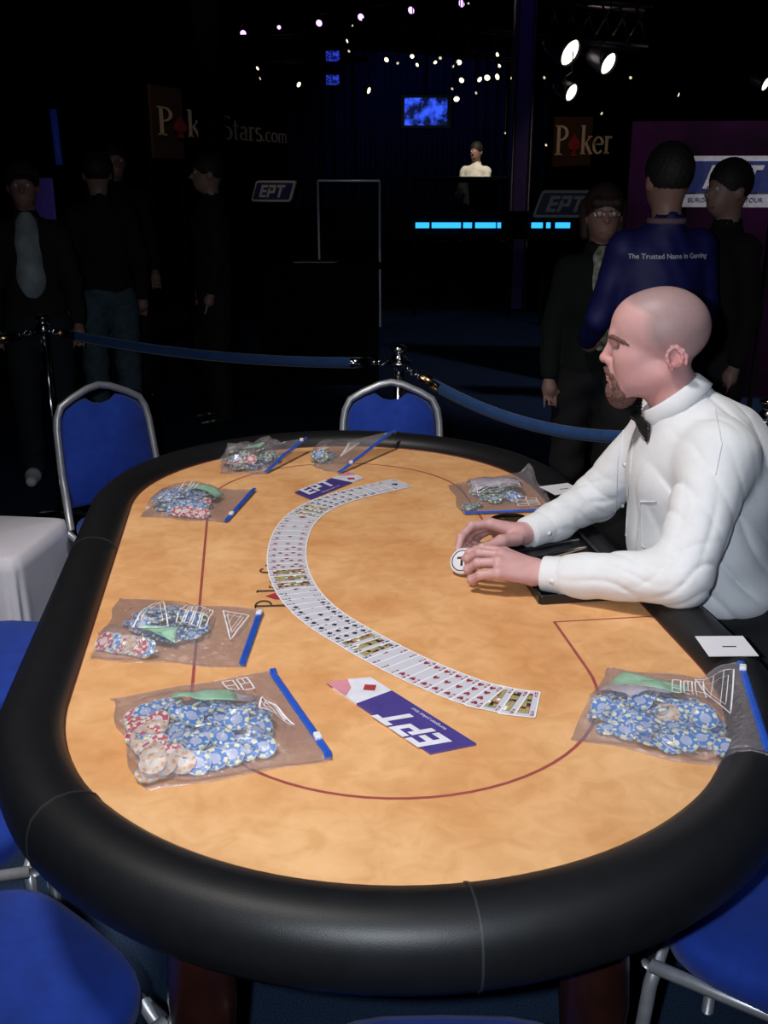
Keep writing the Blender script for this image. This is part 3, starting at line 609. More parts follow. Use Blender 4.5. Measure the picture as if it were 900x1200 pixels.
make_bag([(-.533, 1.905), (-.235, 1.84), (-.243, 1.60), (-.520, 1.635)], (0, .002, .0, 0),
    [('heap', lambda s, t: 'blue' if random.random() < .85 else 'green', .42, .42, .26, .25, 26), ('row', ('crimson', 'blue', 'crimson', 'tan', 'crimson', 'crimson', 'blue'), .06, .82, .36, .88, 14, (-.45, -.5))],
    'flat clear zip bag on the left with pink and blue chips and a printed triangle', 'left middle bag',
    slips=((.40, .70, .075, .035, .1, M_SLIP),), prints=(('tri', (.33, .12), (.22, .66), (.46, .66)), ('blk', .50, .20, .70, .58, 4), ('tri', (.74, .12), (.92, .16), (.86, .62))), slider=0)
make_bag([(-.60, 2.66), (-.345, 2.635), (-.385, 2.37), (-.605, 2.42)], (0, .004, .0, 0),
    [('heap', lambda s, t: 'crimson' if random.random() < .12 else ('green' if random.random() < .1 else 'blue'), .36, .50, .30, .34, 44), ('row', ('crimson', 'crimson'), .40, .86, .66, .88, 4, (0, -.4))],
    'plump clear zip bag on the left, second from the far end', 'far left bag', slips=((.55, .35, .09, .05, .2, M_SLIP),), prints=(('blk', .3, .1, .5, .5, 2),), slider=1)
make_bag([(-.475, 3.01), (-.235, 3.03), (-.335, 2.80), (-.47, 2.80)], (0, .045, .0, 0),
    [('heap', lambda s, t: 'crimson' if random.random() < .15 else ('green' if random.random() < .3 else 'blue'), .42, .55, .36, .32, 40)],
    'clear zip bag with raised zip at the far left end of the table', 'far end bag', slips=((.50, .55, .07, .04, .2, M_SLIP),), prints=(('blk', .5, .06, .8, .3, 3),), slider=0, bulge=.010)
make_bag([(-.22, 3.03), (.035, 3.07), (-.125, 2.80), (-.20, 2.86)], (0, .058, .0, 0),
    [('heap', lambda s, t: 'green' if random.random() < .4 else 'blue', .17, .42, .13, .30, 12)],
    'nearly empty clear zip bag leaning on the far rail', 'far rail bag', prints=(('tri', (.5, .2), (.7, .3), (.6, .7)),), slider=1, bulge=.012)
make_bag([(.40, 2.72), (.41, 2.455), (.19, 2.425), (.175, 2.68)][0:1]+[(.43, 2.46), (.195, 2.43), (.18, 2.69)], (.03, .0, .0, 0),
    [('heap', lambda s, t: 'green' if random.random() < .7 else 'blue', .42, .48, .26, .30, 18), ('heap', 'green', .8, .85, .06, .06, 2)],
    'thin clear zip bag behind the dealer\'s hands with its zip facing the camera', 'right far bag', slips=((.30, .5, .10, .13, 0, M_SLIP2),), prints=(('blk', .40, .25, .60, .75, 4), ('blk', .72, .12, .9, .36, 3)), slider=0)
make_bag([(.388, 1.60), (.600, 1.545), (.548, 1.262), (.285, 1.365)], (0, .0, .0, 0),
    [('heap', 'blue', .42, .62, .36, .30, 40), ('row', ('blue', 'blue', 'blue'), .12, .66, .34, .80, 5, (.0, -.55)), ('row', ('tan', 'blue', 'blue', 'blue'), .48, .62, .62, .55, 4, (-.1, -.5)), ('row', ('blue',), .80, .86, .80, .86, 1, (0, -.3))],
    'large clear zip bag of blue chips at the near right, leaning on the rail', 'near right bag',
    slips=((.34, .20, .11, .06, .3, M_SLIP), (.24, .36, .09, .08, .8, M_SLIP2)), prints=(('blk', .50, .10, .74, .40, 3), ('tri', (.66, .05), (.92, .10), (.84, .60))), slider=0)
# ------------------------------------------------------------ banquet chairs
def banquet_chair():
    t = empty('banquet_chair', (0, 0, 0), 0, 'x', 'chair', 'blue banquet chairs around the poker table')      # faces +y, origin on the floor below the seat centre
    mb = MB(); pr = []
    for i in range(28):
        a = 2*math.pi*i/28; e = .55; x = .205*math.copysign(abs(math.cos(a))**e, math.cos(a)); y = .205*math.copysign(abs(math.sin(a))**e, math.sin(a)); pr.append((x*(1-.08*(y < 0)), y))
    vs = []; lev = [(0.94, .415), (1, .425), (1, .455), (.97, .468), (.88, .476), (.5, .482)]
    for f, z in lev: vs += [(x*f, y*f, z) for x, y in pr]
    n = 28; mb.add(vs, [(i*n+k, i*n+(k+1) % n, (i+1)*n+(k+1) % n, (i+1)*n+k) for i in range(len(lev)-1) for k in range(n)]+[tuple(range((len(lev)-1)*n, len(lev)*n)), tuple(reversed(range(n)))], 0, True)
    mb.build('seat', M_BLUEFAB, t)
    fp = []
    def bk(x, z): return (x, -.20-(z-.45)*.16, z)
    cr = [(-.172, .43), (-.172, .62), (-.165, .76), (-.158, .80), (-.14, .835), (-.10, .858), (-.04, .884), (0, .892)]
    cr = cr+[(-x, z) for x, z in reversed(cr[:-1])]
    mb = MB(); mb.tube([bk(x, z) for x, z in cr], .0125, 10); mb.build('back_frame', M_SILVER, t)
    inner = [(-.158, .50), (-.160, .62), (-.153, .75), (-.146, .795), (-.128, .824), (-.09, .846), (-.055, .856), (-.03, .838), (0, .832), (.03, .838), (.055, .856), (.09, .846), (.128, .824), (.146, .795), (.153, .75), (.160, .62), (.158, .50)]
    mb = MB(); m = len(inner); L1 = [Vector(bk(x, z)) for x, z in inner]; cpt = Vector(bk(0, .66)); ring2 = [cpt+(p-cpt)*.93 for p in L1]
    dy = Vector((0, .018, .003)); vs = L1+[p+dy for p in ring2]+[p-dy for p in ring2]+[cpt+dy*1.4, cpt-dy*1.4]
    fs = []
    for i in range(m):
        j = (i+1) % m; fs += [(i, j, m+j, m+i), (j, i, 2*m+i, 2*m+j), (m+i, m+j, 3*m), (2*m+j, 2*m+i, 3*m+1)]
    mb.add(vs, fs, 0, True); mb.build('backrest', M_BLUEFAB, t)
    for sx in (-1, 1):
        mb = MB(); mb.tube([(sx*.172, -.197, .43), (sx*.18, -.215, .2), (sx*.185, -.245, .0)], .0115, 8); mb.build('leg', M_SILVER, t)
        mb = MB(); mb.tube([(sx*.14, .195, .405), (sx*.178, .188, .40), (sx*.193, .19, .37), (sx*.198, .20, .2), (sx*.20, .205, .0)], .0115, 8); mb.build('leg', M_SILVER, t)
        mb = MB(); mb.tube([(sx*.196, .19, .408), (sx*.185, -.19, .42)], .011, 8); mb.build('side_rail', M_SILVER, t)
    mb = MB(); mb.tube([(-.19, .198, .402), (.19, .198, .402)], .011, 8); mb.build('front_rail', M_SILVER, t)
    return t
ch0 = banquet_chair()
def face(dx, dy): return math.atan2(-dx, dy)
chairs = [(-.80, 3.215, face(.62, -.78), 'blue banquet chair at the far left corner of the table, backrest fully in view'),
          (.030, 3.20, face(0.02, -1), 'blue banquet chair centred behind the far end of the table'),
          (-.905, 2.24, face(.93, -.30), 'blue banquet chair on the left side beside the white cloth box'),
          (-.865, 1.64, face(.95, .30), 'blue banquet chair at the left edge, only a seat corner showing below the rail'),
          (-.590, 1.160, face(.66, .75), 'blue banquet chair under the rail at the near left'),
          (.085, .93, face(0, 1), 'blue banquet chair at bottom centre, only its seat front showing'),
          (.685, 1.33, face(-.80, .60), 'blue banquet chair at the near right with silver frame showing'),
          (.93, 2.13, face(-1, 0), 'blue banquet chair that the dealer sits on')]
for i, (x, y, rz, lab) in enumerate(chairs):
    o = ch0 if i == 0 else copy_tree(ch0); o.location = (x, y, 0); o.rotation_euler = (0, 0, rz); o['label'] = lab
# white cloth draped box
ck = empty('cloth_covered_box', (-1.255, 3.08, 0), -.12, 'low box draped in a white cloth at the left edge beside the table', 'table')
b = MB(); b.box((0, 0, .225), (.30, .34, .45)); bevel(b.build('box_body', M_BLACK, ck), .004)
mb = MB(); N = 60; vs = []; lev = [(.0, .477), (.16, .477), (.176, .471), (.182, .43), (.186, .30), (.194, .06)]
for r, z in lev[1:]:
    for k in range(N):
        a = 2*math.pi*k/N; e = .22; cx, sy = math.cos(a), math.sin(a); fold = .010*max(0, (.44-z))/.34*math.sin(a*13)+.014*max(0, (.44-z))/.34*math.sin(a*5+1)
        vs.append(((r+fold)*math.copysign(abs(cx)**e, cx), (r*1.14+fold)*math.copysign(abs(sy)**e, sy), z))
vs.append((0, 0, .4775)); n0 = len(vs)-1
mb.add(vs, [(i*N+k, i*N+(k+1) % N, (i+1)*N+(k+1) % N, (i+1)*N+k) for i in range(len(lev)-2) for k in range(N)]+[(n0, (k+1) % N, k) for k in range(N)], 0, True)
mb.build('cloth', mat('white_tablecloth', (.80, .77, .86), .8, var=.02), ck, 'white draped cloth')
# ------------------------------------------------------------ stanchions and ropes
def stanchion():
    t = empty('rope_stanchion', (0, 0, 0), 0, 'x', 'stanchion', 'chrome rope stanchions behind the table')
    mb = MB(); mb.lathe([(.0, 0), (.16, 0), (.16, .012), (.12, .03), (.03, .045), (.02, .05)], seg=28); mb.build('base', M_CHROME, t)
    mb = MB(); mb.lathe([(.019, .045), (.019, .90)], seg=16); mb.build('pole', M_CHROME, t)
    mb = MB(); mb.lathe([(.02, .885), (.03, .89), (.03, .925), (.022, .93), (.022, .945), (.031, .95), (.031, .962), (.015, .970), (0, .972)], seg=20); mb.build('cap', M_CHROME, t)
    mb = MB(); mb.tube([(.045*math.cos(a*.5236), .045*math.sin(a*.5236), .905) for a in range(12)], .005, 6, closed=True); mb.build('hook_ring', M_CHROME, t)
    return t
posts = [(-1.53, 4.62), (.055, 3.78), (1.10, 2.86), (-3.2, 4.5)]
s0 = stanchion(); labs = ['chrome rope stanchion on the left in front of the standing man in a white top', 'chrome rope stanchion behind the centre chair', 'chrome rope stanchion at the right edge behind the dealer\'s back', 'chrome rope stanchion holding the rope that leaves the frame on the left']
for i, (x, y) in enumerate(posts):
    o = s0 if i == 0 else copy_tree(s0); o.location = (x, y, 0); o['label'] = labs[i]
def rope(a, c, sag, lab):
    a, c = Vector((*a, .905)), Vector((*c, .905)); d = (c-a).normalized(); L = (c-a).length; t = empty('barrier_rope', a, 0, lab, 'rope', 'blue barrier ropes')
    q = lambda f: d*(L*f)+Vector((0, 0, -sag*4*f*(1-f)))
    f0 = .16/L; mb = MB(); mb.tube([q(f0+(1-2*f0)*i/30) for i in range(31)], .017, 10, flat=1.25); mb.build('rope_sleeve', M_ROPE, t)
    for e in (0, 1):
        g = lambda f: q(f if e == 0 else 1-f)
        mb = MB(); mb.tube([g(f0*.72), g(f0*1.25)], .020, 12); mb.build('end_ferrule', M_CHROME if e == (1 if 'left' in lab else 9) else M_BRASS, t)
        for k in range(3):
            mb = MB(); p0 = g(f0*(.30+.16*k)); rr = [(p0+Vector((.011*math.cos(x*.785)*(1 if k % 2 else .5), .011*math.cos(x*.785)*(.5 if k % 2 else 1), .011*math.sin(x*.785)))) for x in range(8)]; mb.tube(rr, .0035, 6, closed=True); mb.build('chain_link', M_CHROME, t)
rope(posts[0], posts[1], .045, 'blue velvet rope sagging between the left and centre stanchions')
rope(posts[1], posts[2], .145, 'blue velvet rope running right from the centre stanchion behind the dealer')
rope(posts[0], (-3.2, 4.5), .10, 'blue velvet rope leaving the frame on the left'.replace('left', 'far side'))
# ------------------------------------------------------------ the dealer
man = None
HC = ay(772, 395, 2.10); FA = Vector((-math.cos(math.radians(17)), math.sin(math.radians(17)), 0)); SA = Vector((0, 0, 1)).cross(FA)
pt = math.radians(1.5); FA2 = FA*math.cos(pt)+Vector((0, 0, 1))*(-math.sin(pt)); UA = FA2.cross(SA)
TH_ = Matrix(((FA2.x, SA.x, UA.x, HC.x), (FA2.y, SA.y, UA.y, HC.y), (FA2.z, SA.z, UA.z, HC.z), (0, 0, 0, 1)))
g = SDF((-.125, -.105, -.20), (.135, .105, .115), .0017)
mm = .001
def E(c, r, k=10, op='+'): g.ell([v*mm for v in c], [v*mm for v in r], k*mm, op)
def K(a, c, ra, rb=None, k=8, op='+'): g.cap([v*mm for v in a], [v*mm for v in c], ra*mm, None if rb is None else rb*mm, k*mm, op)
E((-8, 0, 21), (94, 75, 81)); E((38, 0, 22), (58, 60, 60), 20); E((40, 0, -30), (50, 53, 62), 20); E((34, 0, -80), (52, 46, 38), 18)
E((72, 0, -106), (22, 25, 19), 14); K((85, -22, 4), (85, 22, 4), 13, None, 16)
K((-14, 0, -78), (-80, 0, -186), 54, 60, 26)
for s in (-1, 1):
    E((58, s*38, -36), (26, 18, 20), 26); K((-16, s*40, -70), (60, s*20, -104), 18, 16, 26)
    E((30, s*34, -62), (46, 23, 36), 24); E((88, s*38, -15), (12, 13, 9), 12, '-')
K((91, 0, -8), (106, 0, -42), 8, 9.5, 12); E((107, 0, -46), (10, 10.5, 9), 7)
for s in (-1, 1): E((96, s*12, -49), (10, 7, 8), 5); E((99, s*6, -59), (4, 3, 2.5), 2, '-')
E((86, 0, -76), (16, 26, 24), 14); E((97, 0, -81), (6.5, 20, 4.5), 3); E((95, 0, -89), (7, 18, 4.8), 3)
for s in (-1, 1):                                    # eyelids and ears
    ec = (65, s*32, -17)
    arc = lambda el, r: [(ec[0]+r*math.cos(a)*math.cos(el), ec[1]+s*r*math.sin(a), ec[2]+r*math.cos(a)*math.sin(el)) for a in [math.radians(v) for v in (-45, -12, 20, 50, 80)]]
    E(ec, (11.6, 11.6, 11.6), 5)
    for el, rr in ((.66, 2.7), (-.60, 2.2)):
        A2 = arc(el, 13.0)
        for i in range(4): K(A2[i], A2[i+1], rr, None, 2)
    E((-40, s*64, -31), (16, 6, 20), 5)
    ring_ = [(-40+19*math.cos(a)-3*math.sin(a), s*(70-3*math.cos(a)), -31+21*math.sin(a)) for a in [math.radians(v) for v in (-30, 10, 45, 80, 110, 140, 170, 200, 225)]]
    ring_ = [(-40-(x+40), y, z) for x, y, z in ring_]
    for i in range(len(ring_)-1): K(ring_[i], ring_[i+1], 4.0, None, 2.5)
    in_ = [(-40-11*math.cos(a), s*71, -30+15*math.sin(a)) for a in [math.radians(v) for v in (-40, 0, 40, 80)]]
    for i in range(3): K(in_[i], in_[i+1], 3.0, None, 2)
    E((-30, s*68, -50), (7, 4.5, 8), 3); E((-25, s*67, -33), (4, 4.5, 7), 3); E((-36, s*75, -36), (8, 5.5, 12), 2.5, '-')
def head_tint(P):
    Fm, Sm, Um = P[:, 0]*1000, np.abs(P[:, 1])*1000, P[:, 2]*1000
    base = np.tile(np.array([.55, .315, .315]), (len(P), 1))
    def blend(mask, col): nonlocal base; mask = np.clip(mask, 0, 1)[:, None]; base = base*(1-mask)+np.array(col)*mask
    gs = lambda cf, cs, cu, r: np.exp(-((Fm-cf)**2+(Sm-cs)**2+(Um-cu)**2)/(2*r*r))
    blend(.5*gs(105, 0, -45, 14), (.62, .25, .23)); blend(.45*gs(50, 52, -45, 24), (.60, .28, .27)); blend(.5*gs(-10, 50, -90, 30), (.60, .24, .23)); blend(.75*gs(-42, 70, -33, 17), (.66, .26, .27))
    blend(.35*gs(80, 20, 50, 30), (.62, .33, .28))
    bd = np.interp(Um, [-90, -60, -38, -22, 5, 30, 52, 74, 110], [-66, -60, -58, -14, 14, 20, 16, 60, 75])
    bd = np.where(Um > 35, bd+np.clip(1-Sm/40, 0, 1)*26*np.clip((74-Um)/40, 0, 1), bd)
    msk = np.clip((bd-Fm)/26+.5, 0, 1)*np.clip((Um+95)/14, 0, 1)*(1-np.clip(1.4*gs(-42, 70, -33, 20), 0, 1))
    nz = .5+.5*np.sin(Fm*2.9+np.sin(Um*2.1)*2)*np.sin(Um*3.3+Sm*1.7)
    blend(.72*msk*(.8+.2*nz), (.225, .175, .185))
    blend(.9*np.exp(-((Um+85)/6)**2)*(Fm > 86)*(Sm < 24), (.46, .20, .19))
    return base
head_P, head_Q = g.mesh(); head_T = head_tint(head_P); head_W = head_P @ np.array(TH_.to_3x3()).T+np.array(TH_.translation)
# hands (world space) with wrists running into the cuffs
def hand(wr, fore, kn, fingers, thumb, pr=.019):
    pts = [np.array(p) for p in [wr, fore]+kn+sum(fingers, [])+thumb]; g2 = SDF(np.min(pts, 0)-.035, np.max(pts, 0)+.035, .0015)
    g2.cap(fore, wr, .030, .0245, .01)
    wr = np.array(wr)
    for i, k in enumerate(kn):
        k = np.array(k); base = wr+(k-wr)*.12+(k-np.mean(kn, 0))*.35; g2.cap(base, k, .0165, .0125, .016); g2.ell(k, (.0115,)*3, .006)
    for f, k in zip(fingers, kn):
        P2 = [np.array(k)]+[np.array(q) for q in f]; r0 = .0096; g2.chain(P2, [r0+.0012, r0, r0-.001, r0-.002][:len(P2)], .003)
        for q in P2[1:-1]: g2.ell(q, (.0102,)*3, .003)
    g2.chain([np.array(q) for q in thumb], [.017, .0135, .0112, .0098][:len(thumb)], .008)
    return g2
near_kn = [(.250, 1.985, .829), (.240, 1.963, .833), (.232, 1.940, .826), (.230, 1.917, .811)]
near = hand((.312, 1.940, .803), (.42, 1.892, .812), near_kn,
    [[(.205, 2.000, .834), (.180, 2.010, .820), (.170, 2.014, .806)], [(.196, 1.976, .832), (.175, 1.990, .815), (.176, 1.998, .797)], [(.191, 1.951, .820), (.173, 1.965, .801), (.180, 1.974, .785)], [(.195, 1.927, .803), (.179, 1.940, .788), (.185, 1.950, .778)]],
    [(.292, 1.965, .795), (.255, 2.012, .795), (.222, 2.028, .792), (.198, 2.030, .787)])
far_kn = [(.240, 2.172, .828), (.236, 2.196, .822), (.238, 2.218, .808), (.245, 2.236, .793)]
far = hand((.315, 2.180, .800), (.42, 2.262, .812), far_kn,
    [[(.196, 2.160, .828), (.170, 2.128, .812), (.162, 2.102, .792)], [(.192, 2.182, .812), (.170, 2.150, .792), (.182, 2.128, .784)], [(.200, 2.200, .795), (.184, 2.166, .780), (.204, 2.146, .778)], [(.214, 2.214, .782), (.206, 2.184, .774), (.224, 2.170, .776)]],
    [(.295, 2.150, .800), (.258, 2.118, .806), (.222, 2.092, .800), (.196, 2.070, .792)])
def skin_tint(P):
    b0 = np.tile(np.array([.57, .335, .33]), (len(P), 1)); n_ = .5+.5*np.sin(P[:, 0]*140+np.sin(P[:, 1]*90)*2)*np.sin(P[:, 1]*120+P[:, 2]*80); return b0*(1-.10*n_[:, None]*np.array([.3, 1, .9]))
# hidden body under the clothes
SHN, SHF = (.662, 1.945, 1.05), (.655, 2.275, 1.05); ELN, ELF = (.568, 1.82, .843), (.505, 2.335, .835); CUN, CUF = (.372, 1.915, .806), (.375, 2.225, .806)
gb = SDF((.30, 1.75, .02), (1.05, 2.42, 1.16), .009)
gb.ell((.665, 2.11, .96), (.12, .16, .16), .05); gb.ell((.72, 2.11, .80), (.12, .15, .16), .05); gb.ell((.83, 2.11, .60), (.12, .16, .10), .05); gb.cap((.63, 2.11, 1.03), (.655, 2.11, 1.00), .055, .08, .03); gb.cap(SHN, SHF, .05, .05, .03)
for sh, el, cu in ((SHN, ELN, CUN), (SHF, ELF, CUF)): gb.cap(sh, el, .046, .036, .02); gb.cap(el, cu, .036, .025, .01)
for yy in (2.0, 2.22): gb.chain([(.84, yy, .57), (.42+.0, yy, .54), (.46, yy, .10), (.40, yy, .05)], [.075, .052, .038, .03], .02)
bp, bq = gb.mesh(); np_, nq_ = near.mesh(); fp_, fq_ = far.mesh()
allP = np.concatenate([head_W, bp, np_, fp_]); o1 = len(head_W); o2 = o1+len(bp); o3 = o2+len(np_)
allQ = np.concatenate([head_Q, bq+o1, nq_+o2, fq_+o3]); tint = np.concatenate([head_T, skin_tint(bp), skin_tint(np_), skin_tint(fp_)])
man = bpy.data.objects.new('person', np_mesh('person', allP, allQ, M_SKIN, tint)); link(man)
tag(man, 'seated dealer with shaved head and goatee, white shirt and bow tie, hands on the table', 'person')
# eyes, brows, beard
from mathutils.bvhtree import BVHTree
hb = BVHTree.FromPolygons([Vector(v) for v in head_P], [tuple(q) for q in head_Q.tolist()])
for s in (-1, 1):
    mb = MB(); R = Matrix.Rotation(s*.28, 3, 'Z') @ Matrix.Rotation(math.pi/2, 3, 'Y'); mb.lathe([(12.9*math.sin(a), 12.9*math.cos(a)) for a in [math.radians(v) for v in (180, 150, 120, 90, 70, 50, 35, 25)]]+[(4.6, 12.3)], (0, 0, 0), 20, 0, R)
    mb.lathe([(6.2, 11.6), (4.5, 12.7), (2.2, 13.1)], (0, 0, 0), 20, 1, R); mb.lathe([(2.4, 13.12), (0, 13.3)], (0, 0, 0), 20, 2, R)
    mb.v = [tuple(TH_ @ (Vector((v[0]+65.6, v[1]+s*32.8, v[2]-17))*mm)) for v in mb.v]
    mb.build('eye', [mat('eye_white', (.62, .55, .54), .2), mat('blue_grey_iris', (.08, .10, .12), .2), M_BLACKINK], man)
    hits = []
    for F_, U_ in ((.096, .004), (.088, .004), (.078, .001), (.066, -.003), (.055, -.009)):
        h = hb.ray_cast(Vector((F_, s*.12, U_)), Vector((0, -s, 0))); hits.append(h[0]+h[1]*.0006 if h[0] is not None else Vector((F_, s*.012, U_)))
    gg = SDF((.04, min(s*.002, s*.062)-.006, -.03), (.115, max(s*.002, s*.062)+.006, .03), .0011)
    gg.chain(hits, [.0036, .0046, .0042, .0034, .0018], .003)
    gg.field(lambda X, Y, Z: .0006*np.sin(X*2200+Z*900)*np.sin(Z*2600+Y*1500)); sdf_obj('eyebrow', gg, M_BEARD, man, TH_)
gg = SDF((.03, -.05, -.165), (.125, .05, -.05), .0013)
for s in (-1, 1):
    gg.chain([(.1015, s*.002, -.067), (.097, s*.014, -.070), (.086, s*.026, -.080), (.078, s*.032, -.096), (.070, s*.033, -.116)], [.0055, .0062, .0062, .0085, .012], .006)
gg.ell((.078, 0, -.116), (.024, .031, .022), .010); gg.ell((.070, 0, -.132), (.024, .024, .019), .010); gg.ell((.092, 0, -.105), (.009, .015, .010), .006); gg.ell((.058, 0, -.128), (.02, .026, .012), .008)
gg.field(lambda X, Y, Z: .0011*np.sin(X*900+np.sin(Y*700)*1.5)*np.sin(Z*420+Y*1100)+.0005*np.sin(X*2600+Y*1900)*np.sin(Z*1500))
sdf_obj('beard', gg, M_BEARD, man, TH_, label='auburn goatee and moustache')
# shirt
gs_ = SDF((.28, 1.70, .66), (1.02, 2.44, 1.21), .0042)
gs_.ell((.665, 2.11, .965), (.142, .185, .165), .05); gs_.ell((.685, 2.11, .815), (.148, .182, .150), .05); gs_.ell((.72, 2.11, .73), (.155, .185, .09), .04)
gs_.cap((.662, 1.965, 1.04), (.648, 2.265, 1.04), .074, .074, .05); gs_.cap(TH_ @ Vector((-.057, 0, -.152)), TH_ @ Vector((-.100, 0, -.215)), .070, .105, .04); gs_.ell((.745, 2.1, .97), (.085, .15, .13), .04)
for sh, el, cu, r in ((SHN, ELN, CUN, (.070, .056, .055, .041)), (SHF, ELF, CUF, (.070, .054, .050, .040))):
    a = np.array(sh)-np.array([0, 0, .005]); gs_.cap(a, el, r[0], r[1], .03); gs_.cap(el, cu, r[2], r[3], .02)
    d = np.array(cu)-np.array(el); d = d/np.linalg.norm(d); gs_.cap(np.array(cu)-d*.012, np.array(cu)-d*.03, .044, .046, .012)
cw = Vector((.60, 2.10, 1.15))
def folds(X, Y, Z):
    f = np.zeros(np.broadcast(X, Y, Z).shape, np.float32)
    def loc(c, r): return np.exp(-((X-c[0])**2+(Y-c[1])**2+(Z-c[2])**2)/(2*r*r))
    def cr(t): return .45-1.1*(1-np.abs(np.sin(t)))**2.2            # smooth cloth with narrow creases
    for el in (ELN, ELF): f += .0085*loc(el, .048)*cr(((X-el[0])*-.45+(Z-el[2])*.9+(Y-el[1])*.25)*80+.8*np.sin(X*38+Y*22)+.5*np.sin(Z*40))
    f += .0045*loc((.46, 1.87, .82), .07)*cr((X*.35+Z*1.0+Y*.5)*85+np.sin(X*40)*.8); f += .0050*loc((.44, 2.28, .82), .07)*cr((X*.5+Z)*75+np.sin(X*40)*.9)
    f += .0075*loc((.605, 1.93, .98), .065)*cr((X*.93+Z*.36+Y*.2)*66+.6*np.sin(Z*20)); f += .0070*loc((.60, 1.86, .92), .05)*cr((X*1.0-Z*.20)*60+.6*np.sin(Z*24))
    f += .0090*loc((.70, 1.97, .80), .09)*cr((X*1.0+Z*.75)*38+.8*np.sin(Z*17)); f += .0075*loc((.79, 2.0, .93), .09)*cr((X*.75+Z*.65)*36+.6*np.sin(X*22))
    f += .0055*loc((.56, 2.05, .88), .08)*cr((Y*.9+Z*.25+X*.6)*55+.6*np.sin(Z*18)); f += .0045*loc((.67, 1.99, 1.11), .05)*cr((X*.8+Y*.6-Z*.2)*60)
    f += .0016*np.sin(X*31+Z*17+np.sin(Y*20)*1.5)*np.sin(Z*27-X*12+Y*19)
    return -f
gs_.field(folds)
# keep the neck opening and the cuffs open
NK = [np.array(TH_ @ Vector((-.010, 0, -.080))), np.array(TH_ @ Vector((-.066, 0, -.166)))]
gs_.cap(NK[0], NK[1], .058, .056, .006, '-')
gs_.cut((-math.sin(.18)*0, 0, -1), (0, 0, .700))
for el, cu in ((ELN, CUN), (ELF, CUF)):
    d = np.array(cu)-np.array(el); d /= np.linalg.norm(d); gs_.cap(np.array(cu)+d*.03, np.array(cu)-d*.002, .0, .0, .001)
shirt = sdf_obj('shirt', gs_, M_SHIRT, man, label='white long-sleeved shirt')
for nm, el, cu, wr in (('near', ELN, CUN, (.312, 1.940, .803)), ('far', ELF, CUF, (.315, 2.180, .800))):
    c = Vector(cu); wv = Vector(wr); d = (wv-c).normalized(); a = c-d*.018; e = wv+d*(-.012) if nm == 'near' else wv+d*(-.010); mb = MB()
    pts_ = [a, a+(e-a)*.05, e, e+d*.0015, e, a+(e-a)*.3]; mb.tube([a, a+d*.003, a+(e-a)*.5, e-d*.003, e, e-d*.001, a+(e-a)*.5], [.0435, .0445, .0405, .0385, .0372, .0352, .0375], 36, flat=.92, cap=False); mb.build('cuff', M_SHIRT, shirt)
    mb = MB(); side = Vector((d.y, -d.x, 0)).normalized(); side = side if side.y < 0 else -side; mb.lathe([(0, .0), (.0055, 0), (.0055, .002), (0, .0025)], a+(e-a)*.6+side*.0395, 12, 0, side.to_track_quat('Z', 'Y').to_matrix()); mb.build('button', M_WHITE, shirt)
# collar: a folded band around the neck, higher at the back, meeting at the throat
mb = MB(); N = 48; vs = []; e1 = Vector((.80, 0, -.60)); en = Vector((.60, 0, .80)); rc = Vector((-.027, 0, -.112))
for k in range(N+1):
    a = 2*math.pi*k/N; cf, sf = math.cos(a), math.sin(a); pnt = max(0, cf-.45)/.55       # starts and ends at the throat
    for rad, dz in ((.0610, -.034), (.0600, -.006), (.0612, -.001), (.0640, -.004), (.0745+.006*pnt, -.036-.014*pnt), (.0725+.006*pnt, -.037-.014*pnt)):
        q = rc+e1*(cf*(rad+.005))+Vector((0, sf*rad, 0))+en*dz
        if k in (0, N): q.y += .004*(1 if k == 0 else -1)
        vs.append(TH_ @ q)
mb.add(vs, [(k*6+j, k*6+j+1, (k+1)*6+j+1, (k+1)*6+j) for k in range(N) for j in range(5)], 0, True)
o = mb.build('collar', M_SHIRT, shirt); sd = o.modifiers.new('thickness', 'SOLIDIFY'); sd.thickness = .0016
# bow tie at the throat
th = TH_ @ Vector((.026, 0, -.152)); R = TH_.to_3x3()
gg = SDF((-.01, -.075, -.24), (.07, .075, -.12), .0016)
for s, kx, kz in ((1, -.024, -.020), (-1, .0, .012)):
    for f in np.linspace(-1, 1, 5): gg.chain([(.038, s*.006, -.166+f*.004), (.036+kx*.5, s*.026, -.168+kz*.5+f*.010), (.032+kx, s*.050, -.170+kz+f*.016)], [.0045, .0045, .0042], .004)
gg.ell((.041, 0, -.166), (.0085, .0085, .0105), .002); gg.field(lambda X, Y, Z: .0009*np.sin(Z*900+np.abs(Y)*300)*(np.abs(Y) > .008))
sdf_obj('bow_tie', gg, M_BTIE, man, TH_, label='black satin bow tie')
# trousers, belt, shoes
gt = SDF((.30, 1.86, .04), (1.06, 2.36, .74), .008)
gt.ell((.82, 2.11, .60), (.175, .19, .145), .04); gt.ell((.74, 2.11, .69), (.145, .178, .06), .04)
for yy in (2.0, 2.22): gt.chain([(.82, yy, .56), (.43, yy, .545)], [.095, .07], .04); gt.chain([(.43, yy, .545), (.46, yy, .12)], [.07, .058], .02)
sdf_obj('trousers', gt, M_TROUS, man)
for yy in (2.0, 2.22):
    gg = SDF((.26, yy-.07, -.0), (.55, yy+.07, .13), .005); gg.chain([(.47, yy, .045), (.38, yy, .04), (.32, yy, .032)], [.042, .038, .028], .02); gg.cut((0, 0, -1), (0, 0, .004)); sdf_obj('shoe', gg, M_BTIE, man)
